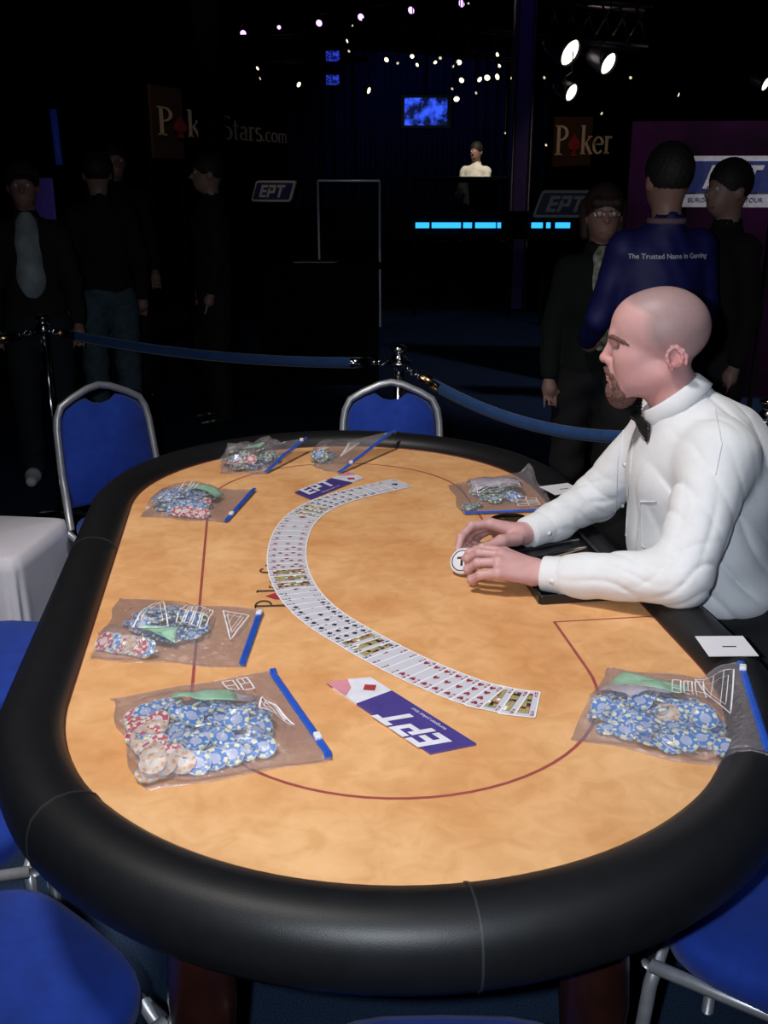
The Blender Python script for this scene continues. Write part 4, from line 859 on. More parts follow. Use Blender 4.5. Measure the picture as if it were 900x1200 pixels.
# chest pocket, front placket: seams standing a little proud, laid on the shirt by ray casting
bpy.context.view_layer.update()
from mathutils.bvhtree import BVHTree
bvh = BVHTree.FromObject(shirt, bpy.context.evaluated_depsgraph_get())
def on_shirt(px, py, lift=.0012):
    p = ay(px, py, 1.0); o_ = Vector((0, 0, CAM_H)); d = (p-o_).normalized(); h = bvh.ray_cast(o_, d)
    return (h[0]+h[1]*lift) if h[0] is not None else None
def seam(pl, name, wd=.0013, m=None):
    pts = []
    for (a, c) in zip(pl[:-1], pl[1:]):
        for k in range(10): q = on_shirt(a[0]+(c[0]-a[0])*k/10, a[1]+(c[1]-a[1])*k/10, .0004); 
        for k in range(10):
            q = on_shirt(a[0]+(c[0]-a[0])*k/10, a[1]+(c[1]-a[1])*k/10, .0004)
            if q is not None and (not pts or (q-pts[-1]).length < .05): pts.append(q)
    if len(pts) > 3: mb = MB(); mb.tube(pts, wd, 6); mb.build(name, m or mat('shirt_seam', (.60, .62, .68), .8), shirt)
seam([(751, 588), (752, 640), (768, 648)], 'pocket_seam'); seam([(751, 588), (772, 588)], 'pocket_seam', .002)
seam([(731, 500), (724, 545), (722, 590), (718, 622)], 'placket_seam'); seam([(742, 515), (738, 560), (735, 600), (733, 640)], 'placket_seam')
seam([(838, 478), (846, 520), (838, 560)], 'shoulder_seam')
for px, py in ((733, 545), (729, 592)):
    q = on_shirt(px, py, .001)
    if q: mb = MB(); mb.lathe([(0, 0), (.0055, 0), (.0055, .0015), (0, .002)], q, 12, 0, Vector((-.7, -.7, .1)).to_track_quat('Z', 'Y').to_matrix()); mb.build('button', M_WHITE, shirt)
# dealer button held between the hands
nb = Vector((-.48, -.66, .58)).normalized(); bt = empty('dealer_button', (.168, 2.038, .790), 0, 'round white dealer button with a black ring held in the dealer\'s hands', 'game token'); Rb = nb.to_track_quat('Z', 'Y').to_matrix()
mb = MB(); mb.lathe([(0, -.005), (.027, -.005), (.029, -.003), (.029, .003), (.027, .005), (0, .005)], seg=32, R=Rb); mb.build('disc', M_WHITE, bt)
for z in (.0052, -.0052):
    mb = MB(); vs = []
    for k in range(32):
        for r in (.0215, .0238): vs.append(Rb @ Vector((r*math.cos(k*math.pi/16), r*math.sin(k*math.pi/16), z)))
    mb.add(vs, [(2*k, 2*k+1, (2*k+3) % 64, (2*k+2) % 64) for k in range(32)]); mb.build('printed_ring', M_BLACKINK, bt)
mb = MB(); R2 = Rb @ Matrix.Rotation(.3, 3, 'Z')
for r in ((-.011, .004, .011, .009), (-.003, -.012, .003, .004)): mb.poly([R2 @ Vector((x, y, .0053)) for x, y in ((r[0], r[1]), (r[2], r[1]), (r[2], r[3]), (r[0], r[3]))])
mb.build('printed_letter', M_BLACKINK, bt)
# ------------------------------------------------------------ standing people
def person(loc, rz, h, label, top, top_m, leg_m, hair_m=None, shirt_m=None, glasses=False, cap=None, shoes=None, sit=False, arms=None, female=False, collar_m=None, bald=False, text=None, bow=False):
    hair_m = hair_m or M_HAIRDK; k = h/1.75; T = Matrix.Translation(Vector(loc)) @ Matrix.Rotation(rz, 4, 'Z') @ Matrix.Scale(k, 4)   # faces +y locally
    g = SDF((-.42, -.25, .02), (.42, .45, 1.80), .011); sw = .155 if female else .17
    g.ell((0, .0, 1.655), (.074, .092, .112), .01); g.ell((0, .03, 1.60), (.055, .07, .07), .02); g.cap((0, .095, 1.645), (0, .112, 1.625), .012, .014, .01)
    for s in (-1, 1): g.ell((s*.076, -.005, 1.64), (.012, .02, .032), .006)
    g.cap((0, -.01, 1.58), (0, -.02, 1.45), .052, .058, .02); g.ell((0, 0, 1.28), (.15, .10, .20), .05); g.ell((0, 0, 1.02), (.14, .10, .15), .05)
    A = arms or {-1: [(-.215, -.01, 1.14), (-.225, .05, .90), (-.215, .09, .80)], 1: [(.215, -.01, 1.14), (.225, .05, .90), (.215, .09, .80)]}
    for s in (-1, 1):
        e, wv, f = A[s]; g.cap((s*(sw-.02), 0, 1.40), e, .045, .036, .02); g.cap(e, wv, .036, .026, .01); d = np.array(f)-np.array(wv); g.ell(np.array(wv)+d*.35, (.036, .036, .042), .012)
        sd_ = np.cross(d, (0, 0, 1.0)); sd_ = sd_/(np.linalg.norm(sd_)+1e-6)
        for q in range(4): g.cap(np.array(wv)+d*.5+sd_*(q-1.5)*.018, np.array(f)+sd_*(q-1.5)*.019-np.array([0, 0, .01*abs(q-1.5)]), .0095, .008, .004)
        g.cap(np.array(wv)+d*.2, np.array(wv)+d*.55+sd_*s*-.045, .012, .010, .006)
        if sit: g.chain([(s*.09, 0, .92), (s*.11, .40, .90), (s*.11, .42, .5)], [.08, .06, .05], .02)
        else: g.chain([(s*.09, 0, .90), (s*.10, .01, .50), (s*.10, -.02, .08)], [.08, .055, .04], .02)
    P, Q = g.mesh(); Rk = np.array(T.to_3x3()); W3 = P @ Rk.T+np.array(T.translation)
    body = bpy.data.objects.new('person', np_mesh('person', W3, Q, M_SKIN2)); link(body); tag(body, label, 'person')
    def part(nm, g, m, lab=None): return sdf_obj(nm, g, m, body, T, None, lab)
    g = SDF((-.42, -.26, .78), (.42, .40, 1.56), .012)
    g.ell((0, 0, 1.28), (.170, .12, .21), .05); g.ell((0, 0, 1.02), (.165, .12, .17), .05); g.cap((-sw+.03, 0, 1.405), (sw-.03, 0, 1.405), .07, .07, .04); g.cap((0, -.015, 1.50), (0, -.01, 1.44), .066, .085, .02)
    for s in (-1, 1): e, wv, f = A[s]; g.cap((s*(sw-.01), 0, 1.39), e, .060, .050, .03); g.cap(e, np.array(wv)*.85+np.array(e)*.15, .050, .042, .015)
    g.field(lambda X, Y, Z: .004*np.sin(Z*38+X*20+np.sin(X*22)*2)*np.sin(X*30+Y*25)); g.cap((0, -.01, 1.60), (0, -.02, 1.44), .050, .048, .005, '-')
    j = part(top, g, top_m)
    if shirt_m:
        g = SDF((-.10, .04, .96), (.10, .20, 1.52), .008); g.ell((0, .03, 1.25), (.095 if not female else .07, .112, .28), .03); g.cap((0, .035, 1.45), (0, .03, 1.40), .045, .06, .02); g.cut((0, -1, 0), (0, .045, 0)); part('shirt_front', g, shirt_m)
    if collar_m: mb = MB(); mb.tube([T @ Vector((.063*math.cos(a*.3927), -.018+.063*math.sin(a*.3927), 1.505)) for a in range(16)], .012*k, 8, closed=True); mb.build('collar', collar_m, j)
    g = SDF((-.25, -.22, .05), (.25, .52, 1.02), .012)
    if sit:
        g.ell((0, 0, .92), (.17, .14, .11), .04)
        for s in (-1, 1): g.chain([(s*.09, 0, .90), (s*.11, .40, .90), (s*.11, .42, .48)], [.095, .075, .06], .03)
    else:
        g.ell((0, 0, .94), (.165, .12, .12), .04)
        for s in (-1, 1): g.chain([(s*.09, 0, .88), (s*.10, .01, .50), (s*.10, -.02, .09)], [.10, .076, .066], .025)
    g.field(lambda X, Y, Z: .004*np.sin(Z*45+X*30)); part('trousers', g, leg_m)
    for s in (-1, 1):
        yy, zz = (.42, .40) if sit else (0, 0)
        g = SDF((s*.105-.08, -.12+yy, zz), (s*.105+.08, .24+yy, .14+zz), .008); g.chain([(s*.105, -.04+yy, .05+zz), (s*.11, .06+yy, .045+zz), (s*.115, .14+yy, .035+zz)], [.045, .042, .032], .02); g.cut((0, 0, -1), (0, 0, .004+zz)); part('shoe', g, shoes or M_BTIE)
    if not bald:
        g = SDF((-.12, -.14, 1.50 if female else 1.58), (.12, .13, 1.81), .005); g.ell((0, -.012, 1.685), (.086, .100, .100), .01); g.ell((0, .10, 1.60), (.075, .075, .085), .012, '-')
        if female:
            for s in (-1, 1): g.cap((s*.078, -.02, 1.68), (s*.074, -.02, 1.56), .03, .022, .02)
            g.cap((0, -.07, 1.66), (0, -.07, 1.56), .05, .04, .02)
            g.cap((-.045, .072, 1.70), (.045, .072, 1.70), .022, .022, .01)
        g.field(lambda X, Y, Z: .0015*np.sin(X*260+Z*80)*np.sin(Z*190+Y*140)); part('hair', g, hair_m)
    mb = MB()
    for s in (-1, 1): mb.lathe([(.010*math.sin(a), .010*math.cos(a)) for a in [i*math.pi/6 for i in range(7)]], (s*.031, .082, 1.655), 12)
    mb.v = [tuple(T @ Vector(v)) for v in mb.v]; mb.build('eye', MATS['eye_white'], body)
    mb = MB(); mb.tube([T @ Vector((x, .094-abs(x)*.25, 1.575)) for x in (-.026, -.013, 0, .013, .026)], .0045*k, 6); mb.build('mouth', mat('lip', (.35, .14, .12), .5), body)
    if glasses:
        mb = MB()
        for s in (-1, 1): mb.tube([T @ Vector((s*.032+.022*math.cos(a*.5236), .1-.0, 1.655+.016*math.sin(a*.5236))) for a in range(12)], .002, 6, closed=True)
        mb.tube([T @ Vector((-.01, .1, 1.66)), T @ Vector((.01, .1, 1.66))], .002, 6); mb.build('glasses', M_CHROME, body)
    if cap:
        g = SDF((-.13, -.14, 1.66), (.13, .22, 1.82), .008); g.ell((0, -.005, 1.69), (.09, .108, .095), .01); g.ell((0, .11, 1.695), (.07, .08, .012), .012); g.cut((0, 0, -1), (0, 0, 1.684)); part('cap', g, cap)
    if bow: mb = MB(); mb.box(T @ Vector((0, .10, 1.46)), (.10*k, .02, .04)); mb.build('bow_tie', M_BTIE, body)
    return body, T, j
M_JEANS = mat('blue_jeans', (.055, .095, .125), .85, var=.25); M_DARKJ = mat('dark_jacket', (.004, .004, .004), .9); M_BROWNJ = mat('brown_jacket', (.014, .009, .006), .9)
M_ROYJ = mat('royal_blue_nylon', (.010, .011, .115), .6, bump=.3, bscale=20); M_TEE = mat('pale_grey_tee', (.32, .37, .40), .85, var=.35, scale=9)
M_BLOUSE = mat('patterned_blouse', (.10, .11, .08), .8, col2=(.60, .62, .48), scale=38)
wx = ay(25, 200, 5.3)
person((wx.x, 5.3, 0), math.pi+.25, 1.60, 'man at the left edge in a cap, brown jacket and pale shirt', 'jacket', M_BROWNJ, mat('dark_jeans', (.007, .013, .022), .85), shirt_m=M_TEE, cap=mat('dark_cap', (.02, .016, .012), .8), shoes=mat('white_sneaker', (.8, .8, .82), .6))
wx = ay(113, 200, 6.1)
person((wx.x, 6.1, 0), 0.35, 1.66, 'person seen from behind in dark top and light blue jeans, left', 'jacket', M_DARKJ, M_JEANS, shoes=M_BTIE)
wx = ay(133, 190, 7.4)
person((wx.x, 7.4, 0), math.pi+.5, 1.74, 'dark figure facing the camera beyond the person in jeans', 'jacket', M_DARKJ, M_TROUS)
wx = ay(243, 200, 6.6)
person((wx.x, 6.6, 0), math.pi/2+.3, 1.66, 'dim figure in black beside the dark pillar', 'jacket', M_DARKJ, M_TROUS)
wx = ay(708, 240, 4.05)
person((wx.x, 4.05, 0), math.pi-.05, 1.51, 'smiling woman with glasses, dark jacket and patterned blouse standing on the right', 'jacket', mat('dark_green_jacket', (.003, .005, .0045), .9), M_TROUS, mat('brown_hair', (.03, .015, .01), .7), M_BLOUSE, True, female=True, arms={-1: [(-.21, -.02, 1.13), (-.15, .16, .98), (-.08, .20, 1.0)], 1: [(.20, 0, 1.14), (.21, .06, .92), (.20, .10, .82)]})
wx = ay(780, 240, 3.72)
jm, jT, jj = person((wx.x, 3.72, 0), .20, 1.645, 'man seen from behind in a royal blue jacket with white back lettering', 'jacket', M_ROYJ, M_TROUS, collar_m=mat('pink_collar', (.20, .13, .15), .8), arms={-1: [(-.215, .05, 1.14), (-.19, .22, 1.02), (-.12, .27, 1.02)], 1: [(.215, .02, 1.14), (.21, .10, .92), (.19, .15, .85)]})
wx = ay(852, 240, 4.3)
person((wx.x, 4.3, 0), math.pi/2+.35, 1.60, 'dark-haired man in a black top at the right, face turned left', 'jacket', mat('black_red_top', (.006, .003, .0035), .9), M_TROUS)
# lettering on the blue jacket: laid on the back by ray casting
bpy.context.view_layer.update(); jb = BVHTree.FromObject(jj, bpy.context.evaluated_depsgraph_get())
tx = plain_text('The Trusted Name in Gaming', .0255, mat('white_lettering', (.75, .75, .78), .6), jj, offset=.0003); k_ = tx.data
for v in k_.vertices:
    p0 = jT @ Vector((v.co.x-.012, -1.0, 1.375+v.co.y)); d = (jT.to_3x3() @ Vector((0, 1, 0))).normalized(); h = jb.ray_cast(p0, d)
    v.co = h[0]-d*.003 if h[0] is not None else p0+d*.87
# ------------------------------------------------------------ distant signs, stage and lights
M_PANELB = mat('brown_banner', (.05, .022, .010), .8); M_LET = mat('cream_lettering', (.80, .66, .50), .6); M_BLUEP = mat('blue_print', (.04, .06, .22), .5); M_WPANEL = mat('white_sign_board', (.80, .76, .76), .6)
def banner(p0, p1, cap, label, text, sc=None, panel=None, z0=None, letter_m=None):
    p0, p1 = Vector(p0), Vector(p1); d = (p1-p0); d.z = 0; L = d.length; d.normalize(); n = Vector((d.y, -d.x, 0)); up_ = Vector((0, 0, 1))
    t = empty('banner', p0, 0, label, 'banner'); slope = (p1.z-p0.z)/L
    T = lambda p: d*p.x+up_*(p.y+slope*p.x)+n*p.z
    tmp = MB(); wd = stroke_text(tmp, text, T, cap, .012, 0, 1, scales=sc); kx = L/wd
    T3 = lambda p: d*(p.x*kx)+up_*(p.y+slope*p.x*kx)+n*p.z
    mb = MB(); stroke_text(mb, text, T3, cap, .012, 0, 1, scales=sc); mb.build('lettering', [letter_m or M_LET, M_REDINK], t)
    x0, x1, y0, y1 = panel; mb = MB(); mb.prism([(x0, y0), (x1, y0), (x1, y1), (x0, y1)], -.03, .0, 0, T); mb.build('banner_cloth', M_PANELB, t)
    for xx in (x0, x1): mb = MB(); b0 = T(Vector((xx, y1, -.04))); mb.tube([b0, Vector((b0.x, b0.y, -p0.z+.0))], .02, 8); mb.build('banner_pole', M_BLACK, t)
banner(ay(184, 158, 8.0), ay(336, 168, 10.6), .20, 'brown banner with cream lettering and red spade, half hidden by the dark pillar', 'P@kerStars.com', lambda i: 1 if i < 5 else (.95 if i < 10 else .72), (-.06, .44, -.16, .34))
a = ay(649, 182, 12); c = ay(716, 180, 12.6)
banner(a, c, .31, 'brown banner with cream lettering and a red spade on the right above the stage', 'P@ker', None, (.0, .62, -.12, .40))
def ept_sign(p, rz, W2, H2, label, m=None, sub=True):
    t = empty('sign_board', p, rz, label, 'sign'); T = lambda q: Vector((q.x+.35*q.y, -q.z, q.y))
    def rr(w_, h_, r): return [(sx*(w_/2)-sx*r+r*math.cos(a), sy*(h_/2)-sy*r+r*math.sin(a)) for sx, sy, a0 in ((1, 1, 0), (-1, 1, 90), (-1, -1, 180), (1, -1, 270)) for a in [math.radians(a0+30*i) for i in range(4)]]
    mb = MB(); mb.prism(rr(W2, H2, H2*.12), -.03, 0, 0, T); mb.build('white_board', m or M_WPANEL, t)
    mb = MB(); T2 = lambda q: T(Vector((q.x, q.y+(H2*.09 if sub else 0), q.z))); hh = H2*(.62 if sub else .8); mb.prism(rr(W2*.92, hh, H2*.08), .001, .004, 0, T2); mb.build('blue_field', M_BLUEP, t)
    s = hh*.74; mb = MB(); ept_letters(mb, lambda q: T2(Vector((q.x-1.18*s, q.y-s*.5, q.z))), s, .008, 0, shear=.0); mb.build('lettering', m or M_WPANEL, t)
    if sub: tx = plain_text('EUROPEAN POKER TOUR', H2*.13, M_BLUEP, t, 'small_lettering'); tx.rotation_euler = (math.pi/2, 0, 0); tx.location = (-.10*H2, -.002, -H2*.40)
    for xx in (-W2*.35, W2*.35): mb = MB(); mb.tube([(xx, .05, 0), (xx, .05, -p[2])], .015, 8); mb.build('post', M_BLACK, t)
p = ay(320, 224, 9.6); ept_sign(p, -.4, .40, .18, 'small dim sign board with pale border at left of the stage', sub=False)
p = ay(664, 239, 11.0); ept_sign(p, -.1, .60, .27, 'tilted sign board with pale border under the right banner', sub=False)
p = ay(858, 213, 6.6); ept_sign(p, -.12, .76, .30, 'large blue and white sign board behind the dark-haired man')
bd = empty('printed_backdrop', (2.9, 7.4, 0), -.1, 'dark purple printed backdrop wall behind the large sign on the right', 'backdrop')
mb = MB(); mb.box((0, 0, .95), (2.4, .06, 1.9)); mb.build('printed_panel', mat('purple_cloud_print', (.003, .002, .004), .8, spec=.08, col2=(.045, .006, .040), scale=1.6, detail=6), bd)
for xx in (-1.1, 1.1): mb = MB(); mb.tube([(xx, .06, 0), (xx, .06, 1.9)], .025, 8); mb.build('post', M_BLACK, bd)
pl = empty('dark_pillar', (ay(250, 200, 7.3).x, 7.3, 0), 0, 'black draped pillar hiding the middle of the left banner', 'pillar')
mb = MB(); pts_ = [(.085*math.cos(i*math.pi/16)*(1+.06*math.sin(i*2.2)), .085*math.sin(i*math.pi/16)*(1+.06*math.sin(i*2.2))) for i in range(32)]; mb.prism(pts_, 0, 6.9); mb.build('drape', M_BLACK, pl)
mb = MB(); mb.box((0, 0, .02), (.4, .4, .04)); mb.build('base_plate', M_BLACK, pl)
# stage
st = empty('stage', (1.0, 14.6, 0), 0, 'low black stage with a glowing cyan light strip along its edge', 'stage')
zst = ay(550, 264, 11.9).z
mb = MB(); mb.box((0, 0, .30), (9, 4.2, .60)); mb.build('platform', M_BLACK, st)
M_CYAN = mat('cyan_light_strip', (.02, .1, .2), .5, emit=(.03, .42, 1.0), estr=1.5)
fz = zst; fr_ = 11.9
mb = MB(); mb.box((0, fr_-14.6+.06, fz), (9, .06, .30)); mb.build('front_fascia', M_BLACK, st)
for px0, px1 in ((487, 503), (506, 540), (543, 553), (557, 581), (583, 587), (623, 636), (640, 645), (651, 668)):
    x0, x1 = ay(px0, 262, fr_).x, ay(px1, 262, fr_).x; mb = MB(); mb.box(((x0+x1)/2-1.0, fr_-14.6, fz), (x1-x0, .03, .060)); mb.build('light_panel', M_CYAN, st)
for px in (486, 600, 690): x_ = ay(px, 262, fr_).x; mb = MB(); mb.box((x_-1.0, fr_-14.6+.04, fz/2), (.05, .05, fz)); mb.build('fascia_post', M_BLACK, st)
# stage table, stage dealer
p = ay(562, 205, 14.3)
tb = empty('stage_table', (p.x, 13.7, .6), 0, 'dark table on the stage in front of the white-shirted dealer', 'table'); zt = p.z-.62
mb = MB(); mb.lathe([(0, zt-.06), (.85, zt-.06), (.92, zt-.03), (.9, zt), (0, zt)], seg=32); mb.build('table_top', M_LEATHER, tb)
mb = MB(); mb.lathe([(.3, 0), (.25, .1), (.15, .3), (.2, zt-.06)], seg=20); mb.build('pedestal', M_BLACK, tb)
p = ay(558, 177, 14.4)
sg_, _, _ = person((p.x, 14.4, p.z-1.66), math.pi-.5, 1.75, 'tiny white-shirted dealer sitting on the distant stage', 'shirt', mat('cream_white_shirt', (.8, .78, .72), .8), M_TROUS, sit=True, arms={-1: [(-.18, .08, 1.16), (-.15, .26, 1.10), (-.10, .34, 1.10)], 1: [(.18, .08, 1.16), (.14, .26, 1.10), (.07, .32, 1.10)]})
stl = empty('stool', (p.x, 14.45, .6), 0, 'black stool under the distant stage dealer', 'stool'); hs = p.z-1.66+.80-.6
mb = MB(); mb.lathe([(0, hs-.05), (.2, hs-.05), (.21, hs-.02), (.19, hs), (0, hs)], seg=20); mb.build('seat', M_BLACK, stl)
mb = MB(); mb.lathe([(.2, 0), (.18, .02), (.03, .04), (.03, hs-.05)], seg=16); mb.build('pedestal', M_BLACK, stl)
# curtain behind
cu = MB(); vs = []; n = 120
for i in range(n+1):
    x = -1.5+4.0*i/n; yy = 17+.10*math.sin(i*1.3)+.04*math.sin(i*.5)
    vs += [(x, yy, .0), (x, yy, 3.3)]
cu.add(vs, [(2*i, 2*i+2, 2*i+3, 2*i+1) for i in range(n)], 0, True); o = cu.build('stage_curtain', mat('blue_curtain', (.02, .04, .14), .8)); sd = o.modifiers.new('thickness', 'SOLIDIFY'); sd.thickness = .01; tag(o, 'dim blue pleated curtain behind the stage', 'curtain')
# screens
def screen(px, py, y, wd, hg, label, e, stg, rz=0, sx=0):
    p = ay(px, py, y); t = empty('display_screen', p, rz, label, 'screen'); mb = MB(); mb.box((0, 0, 0), (wd*1.2, .06, hg*1.28)); bevel(mb.build('bezel', mat('screen_bezel', (.01, .012, .02), .4), t), .01)
    m = mat('screen_picture_%d' % px, (.01, .01, .02), .3); nt = m.node_tree; bs = nt.nodes['Principled BSDF']; r = [q for q in nt.nodes if q.type == 'VALTORGB'][0]
    nz = [q for q in nt.nodes if q.type == 'TEX_NOISE'][0]; nz.inputs['Scale'].default_value = 9/ wd*.5; r2 = nt.nodes.new('ShaderNodeValToRGB'); r2.color_ramp.elements[0].position = .42; r2.color_ramp.elements[0].color = (.0, .003, .03, 1); r2.color_ramp.elements[1].position = .62; r2.color_ramp.elements[1].color = (*e, 1)
    nt.links.new(nz.outputs['Fac'], r2.inputs['Fac']); nt.links.new(r2.outputs[0], bs.inputs['Emission Color']); bs.inputs['Emission Strength'].default_value = stg
    mb = MB(); mb.box((0, -.034, 0), (wd, .006, hg)); mb.build('picture', m, t)
    mb = MB(); mb.tube([(sx, .03, 0), (sx, .03, 6.95-p.z)], .015, 8); mb.build('hanging_pole', M_BLACK, t)
screen(499, 131, 14.2, .55, .33, 'glowing blue video screen hanging above the stage', (.03, .09, .9), 1.3)
screen(390, 66, 14.2, .17, .12, 'small blue hanging screen, upper of two', (.03, .06, .8), .8); screen(390, 94, 14.5, .17, .12, 'small blue hanging screen, lower of two', (.03, .06, .8), .8, sx=.0)
# trusses
M_TRUSS = mat('dark_aluminium', (.10, .09, .14), .4, metal=.8)
def truss(a, c, label, s=.16, n=14):
    a, c = Vector(a), Vector(c); d = (c-a).normalized(); sd = d.cross(Vector((0, 0, 1))).normalized(); u = sd.cross(d); t = empty('lighting_truss', a, 0, label, 'truss'); L = (c-a).length
    cs = [sd*s+u*s, sd*s-u*s, -sd*s-u*s, -sd*s+u*s]
    for q in cs: mb = MB(); mb.tube([q, q+d*L], .022, 8); mb.build('chord', M_TRUSS, t)
    for i in range(n):
        for k in range(4):
            if k % 2 == 0 or i % 2 == 0: mb = MB(); mb.tube([cs[k]+d*(L*i/n), cs[(k+1) % 4]+d*(L*(i+1)/n)], .011, 6); mb.build('brace', M_TRUSS, t)
    for f in (.1, .9): mb = MB(); p_ = d*(L*f); mb.tube([p_, Vector((p_.x, p_.y, 6.98-a.z))], .008, 6); mb.build('hanging_cable', M_BLACK, t)
def lamp(p, tgt, r, m, label, group, ln=2.2, body_m=None):
    p = Vector(p); d = (Vector(tgt)-p).normalized(); R = d.to_track_quat('Z', 'Y').to_matrix(); t = empty('stage_lamp', p, 0, label, 'lamp', group)
    mb = MB(); mb.lathe([(r*.5, -r*ln), (r*.9, -r*ln*.7), (r*1.12, -r*.1), (r*1.12, r*.25), (r*1.04, r*.25), (r*1.02, 0)], (0, 0, 0), 18, 0, R); mb.build('housing', body_m or M_TRUSS, t)
    mb = MB(); mb.lathe([(r, 0), (r*.7, r*.12), (0, r*.2)], (0, 0, 0), 18, 0, R); mb.build('lens', m, t)
    mb = MB(); sd = R @ Vector((1, 0, 0)); mb.tube([sd*r*1.2, sd*r*1.25+Vector((0, 0, r*1.6)), Vector((0, 0, r*2.2)), -sd*r*1.25+Vector((0, 0, r*1.6)), -sd*r*1.2], r*.08, 6); mb.build('yoke', M_TRUSS, t)
    mb = MB(); mb.tube([(0, 0, r*2.2), (0, 0, 6.99-p.z)], .006, 5); mb.build('drop_cable', M_BLACK, t)
    return t
M_VIO = mat('violet_lens', (.2, .1, .3), .3, emit=(.75, .42, 1.0), estr=2.2); M_WARM2 = mat('dim_warm_lens', (.3, .25, .15), .3, emit=(1, .84, .55), estr=.8); M_WARM = mat('warm_lens', (.3, .25, .15), .3, emit=(1, .84, .50), estr=2.6)
vio = [(243, 45), (285, 39), (327, 32), (374, 27), (423, 20), (482, 12), (541, 4), (252, 62), (606, -8)]
def at_h(px, py, z): v = az(px, py, z); return v
for i, (px, py) in enumerate(vio):
    p = at_h(px, py, 4.0); lamp(p, (-3, 12, 1.0), .055 if i not in (2,) else .035, M_VIO, ['violet lamp at the left end of the row', 'second violet lamp from the left in the row', 'small dim violet lamp, third in the row', 'fourth violet lamp from the left in the row', 'fifth violet lamp from the left in the row', 'sixth violet lamp from the left in the row', 'violet lamp at the top edge right of the row', 'violet lamp hanging just below the left end of the row', 'violet lamp at the top edge beyond the others'][i], 'violet lamps along the high truss')
truss(at_h(243, 45, 4.0)+Vector((-.3, .3, .30)), at_h(606, -8, 4.0)+Vector((.3, .3, .30)), 'dark high truss carrying the row of violet lamps', n=20)
truss(ay(430, 66, 14)+Vector((0, .2, .30)), ay(610, 84, 15)+Vector((.2, .2, .30)), 'dark truss above the stage carrying the small warm lamps', n=12)
truss(ay(255, 68, 15)+Vector((0, .2, .1)), ay(430, 62, 15)+Vector((0, .2, .1)), 'dim violet-lit truss on the left under the lamp row', n=12)
truss(ay(640, 70, 10)+Vector((0, .2, .35)), ay(760, 80, 10)+Vector((0, .2, .35)), 'short dark truss holding the big white lamps', n=6)
warm = [(350, 99, .05), (432, 106, .06), (302, 80, .035), (305, 92, .03), (453, 70, .045), (483, 66, .04), (489, 76, .035), (510, 73, .035), (516, 68, .03), (538, 73, .05), (541, 94, .05), (562, 93, .05), (571, 91, .055), (583, 90, .055), (600, 90, .05), (535, 116, .055), (583, 64, .04), (585, 77, .035), (531, 78, .03), (466, 74, .025), (558, 109, .025), (407, 48, .035), (409, 60, .025), (413, 30, .02), (795, 111, .035), (739, 91, .025), (640, 170, .02), (549, 4, .02), (530, 104, .025), (592, 156, .02), (638, 91, .025), (705, 133, .025)]
warm.sort()
ORD = ['leftmost', 'second', 'third', 'fourth', 'fifth', 'sixth', 'seventh', 'eighth', 'ninth', 'tenth', 'eleventh', 'twelfth']; seen = {}
def cluster(px, py):
    if px < 320: return 'tiny warm lamp hanging just left below the violet lamp row'
    if px < 380: return 'warm white lamp hanging alone left of the two small blue screens'
    if px < 420: return 'faint glint lamp between the blue screens and the violet row'
    if px < 445: return 'warm white lamp hanging alone right of the two small blue screens'
    if py < 20: return 'faint tiny lamp at the very top edge of the frame'
    if px < 525: return 'tiny warm lamp in the sparse run left of the dense lamp cluster'
    if px < 545 and py > 105: return 'warm lamp hanging lowest, just right of the video screen'
    if px < 612 and py < 120: return 'warm white lamp in the dense cluster above the stage dealer'
    if px < 650 and py < 120: return 'tiny lamp beside the violet tower below the big lamps'
    if px < 620: return 'faint tiny lamp to the right of the stage dealer'
    if px < 650: return 'faint tiny lamp just left of the right banner'
    if px < 720: return 'tiny lamp just above the right banner'
    if px < 760: return 'tiny lamp alone between the big lamps and the right edge'
    return 'small warm lamp high above the large sign board'
for i, (px, py, r) in enumerate(warm):
    lab_ = cluster(px, py); c_ = seen.get(lab_, 0); seen[lab_] = c_+1; tot_ = sum(cluster(a_, b_) == lab_ for a_, b_, _ in warm)
    if tot_ > 1: lab_ = (f'{ORD[c_]} '+('' if c_ == 0 else 'from left, ')+lab_)
    yv = 14 if px < 612 else 12; p = ay(px, py, yv); sdx = p.x+((px*7) % 11-5)*1.1
    lamp(p, (sdx, yv-3.2-((px*3) % 5)*.4, .5), r*.66, M_WARM if r > .03 else M_WARM2, lab_, 'small warm lamps over the stage', ln=2)
M_BIG = mat('bright_lens', (.4, .35, .2), .3, emit=(1, .93, .66), estr=2.6)
for px, py, r, lab in ((667, 61, .115, 'big bright round lamp, upper left of the three'), (712, 74, .095, 'big bright lamp, right of the three'), (669, 108, .075, 'big bright lamp, lowest of the three'), (897, 98, .06, 'bright lamp cut by the right edge of the frame')):
    lamp(ay(px, py, 10), (ay(px, py, 10).x+2.6, 7.2, .6), r, M_BIG, lab, 'big white lamps', 2.6)
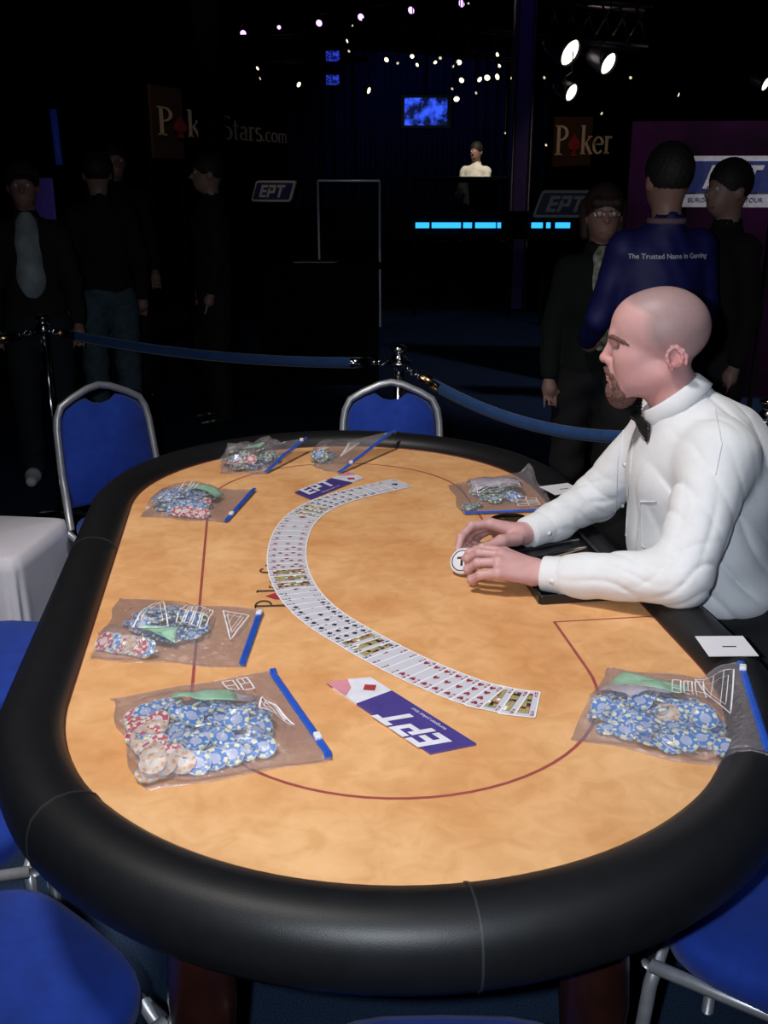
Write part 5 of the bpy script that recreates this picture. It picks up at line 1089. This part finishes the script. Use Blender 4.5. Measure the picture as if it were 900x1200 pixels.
# violet lit truss tower, violet glows and a stand-in for blue drape uplight at the left
tw = empty('truss_tower', (ay(613, 100, 12.5).x, 12.5, 0), 0, 'tall dark tower washed in violet light right of the stage', 'tower')
for sx in (-.1, .1):
    for sy in (-.1, .1): mb = MB(); mb.tube([(sx, sy, 0), (sx, sy, 6.9)], .025, 8); mb.build('chord', M_TRUSS, tw)
mb = MB(); mb.box((0, 0, 3.45), (.17, .17, 6.88)); mb.build('drape_sleeve', mat('violet_cloth', (.06, .04, .20), .8), tw)
light('tower_violet_light', 'SPOT', (ay(613, 100, 12.5).x-.4, 11.2, 5.6), (ay(613, 100, 12.5).x, 12.5, 3.1), 22, (.3, .1, 1), shadow_soft_size=.05, spot_size=math.radians(24), spot_blend=.9)
def glow_streak(a, c, r, m, label): mb = MB(); t = empty('uplight_streak', a, 0, label, 'lamp'); d = Vector(c)-Vector(a); mb.tube([(0, 0, 0), d*.5, d], r, 10); mb.build('streak_glow', m, t); mb = MB(); mb.box((0, 0, .01) if False else (0, 0, 0), (.10, .10, .06)); mb.build('streak_foot', M_BLACK, t); mb = MB(); mb.tube([(0, 0, 0), (0, 0, -a[2])], .02, 8); mb.build('stand', M_BLACK, t)  # emissive tube put in for blue uplight on a drape fold; foot and stand added
glow_streak(ay(70, 197, 10), ay(62, 128, 10), .030, mat('blue_uplight_glow', (.01, .02, .1), .5, emit=(.02, .06, .55), estr=.05), 'leaning blue glow put in for uplight on a drape fold, left in the dark')
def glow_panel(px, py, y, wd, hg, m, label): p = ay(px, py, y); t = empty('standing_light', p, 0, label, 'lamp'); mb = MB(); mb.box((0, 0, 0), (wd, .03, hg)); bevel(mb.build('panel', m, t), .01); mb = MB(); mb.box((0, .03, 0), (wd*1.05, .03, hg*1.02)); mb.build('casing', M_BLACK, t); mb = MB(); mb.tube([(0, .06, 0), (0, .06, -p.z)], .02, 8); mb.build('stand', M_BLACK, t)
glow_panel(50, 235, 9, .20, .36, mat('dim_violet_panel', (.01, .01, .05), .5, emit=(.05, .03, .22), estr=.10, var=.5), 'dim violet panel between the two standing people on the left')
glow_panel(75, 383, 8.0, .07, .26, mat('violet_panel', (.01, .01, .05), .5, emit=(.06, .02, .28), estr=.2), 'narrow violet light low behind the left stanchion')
# glass and metal stands and the pale item on a counter in the middle distance
mf = empty('metal_barrier_frame', (ay(408, 240, 11).x, 11, 0), 0, 'shiny metal frame of posts and top bar left of the stage', 'barrier')
za, zb = ay(408, 212, 11).z, ay(408, 264, 11).z; xs = [ay(q, 240, 11).x-mf.location.x for q in (373, 445)]
for q in xs: mb = MB(); mb.tube([(q, 0, 0), (q, 0, za)], .012, 8); mb.build('post', mat('brushed_metal', (.7, .75, .8), .45, metal=.3), mf)
mb = MB(); mb.tube([(xs[0], 0, za), (xs[1], 0, za)], .012, 8); mb.build('top_bar', MATS['brushed_metal'], mf)
light('frame_glint_light', 'SPOT', (-1.4, 8.6, 3.5), (mf.location.x, 11, 1.25), 28, (.7, .85, 1), shadow_soft_size=.05, spot_size=math.radians(20), spot_blend=.5)
p = az(372, 306, .92); ct = empty('dark_counter', (p.x, p.y, 0), .1, 'low black counter in the dark middle distance', 'counter')
mb = MB(); mb.box((0, 0, .44), (.9, .5, .88)); bevel(mb.build('counter_body', M_BLACK, ct), .01); mb = MB(); mb.box((0, 0, .895), (.96, .56, .03)); mb.build('counter_top', M_BLACK, ct)
mb = MB(); q = [(-.18, -.05), (.14, -.06), (.16, .06), (-.14, .07)]; mb.prism([(p.x+x, p.y+y) for x, y in q], .912, .918); o = mb.build('paper_sheet', mat('dim_paper', (.45, .5, .55), .6)); tag(o, 'pale sheet of paper lying on the low dark counter', 'paper')
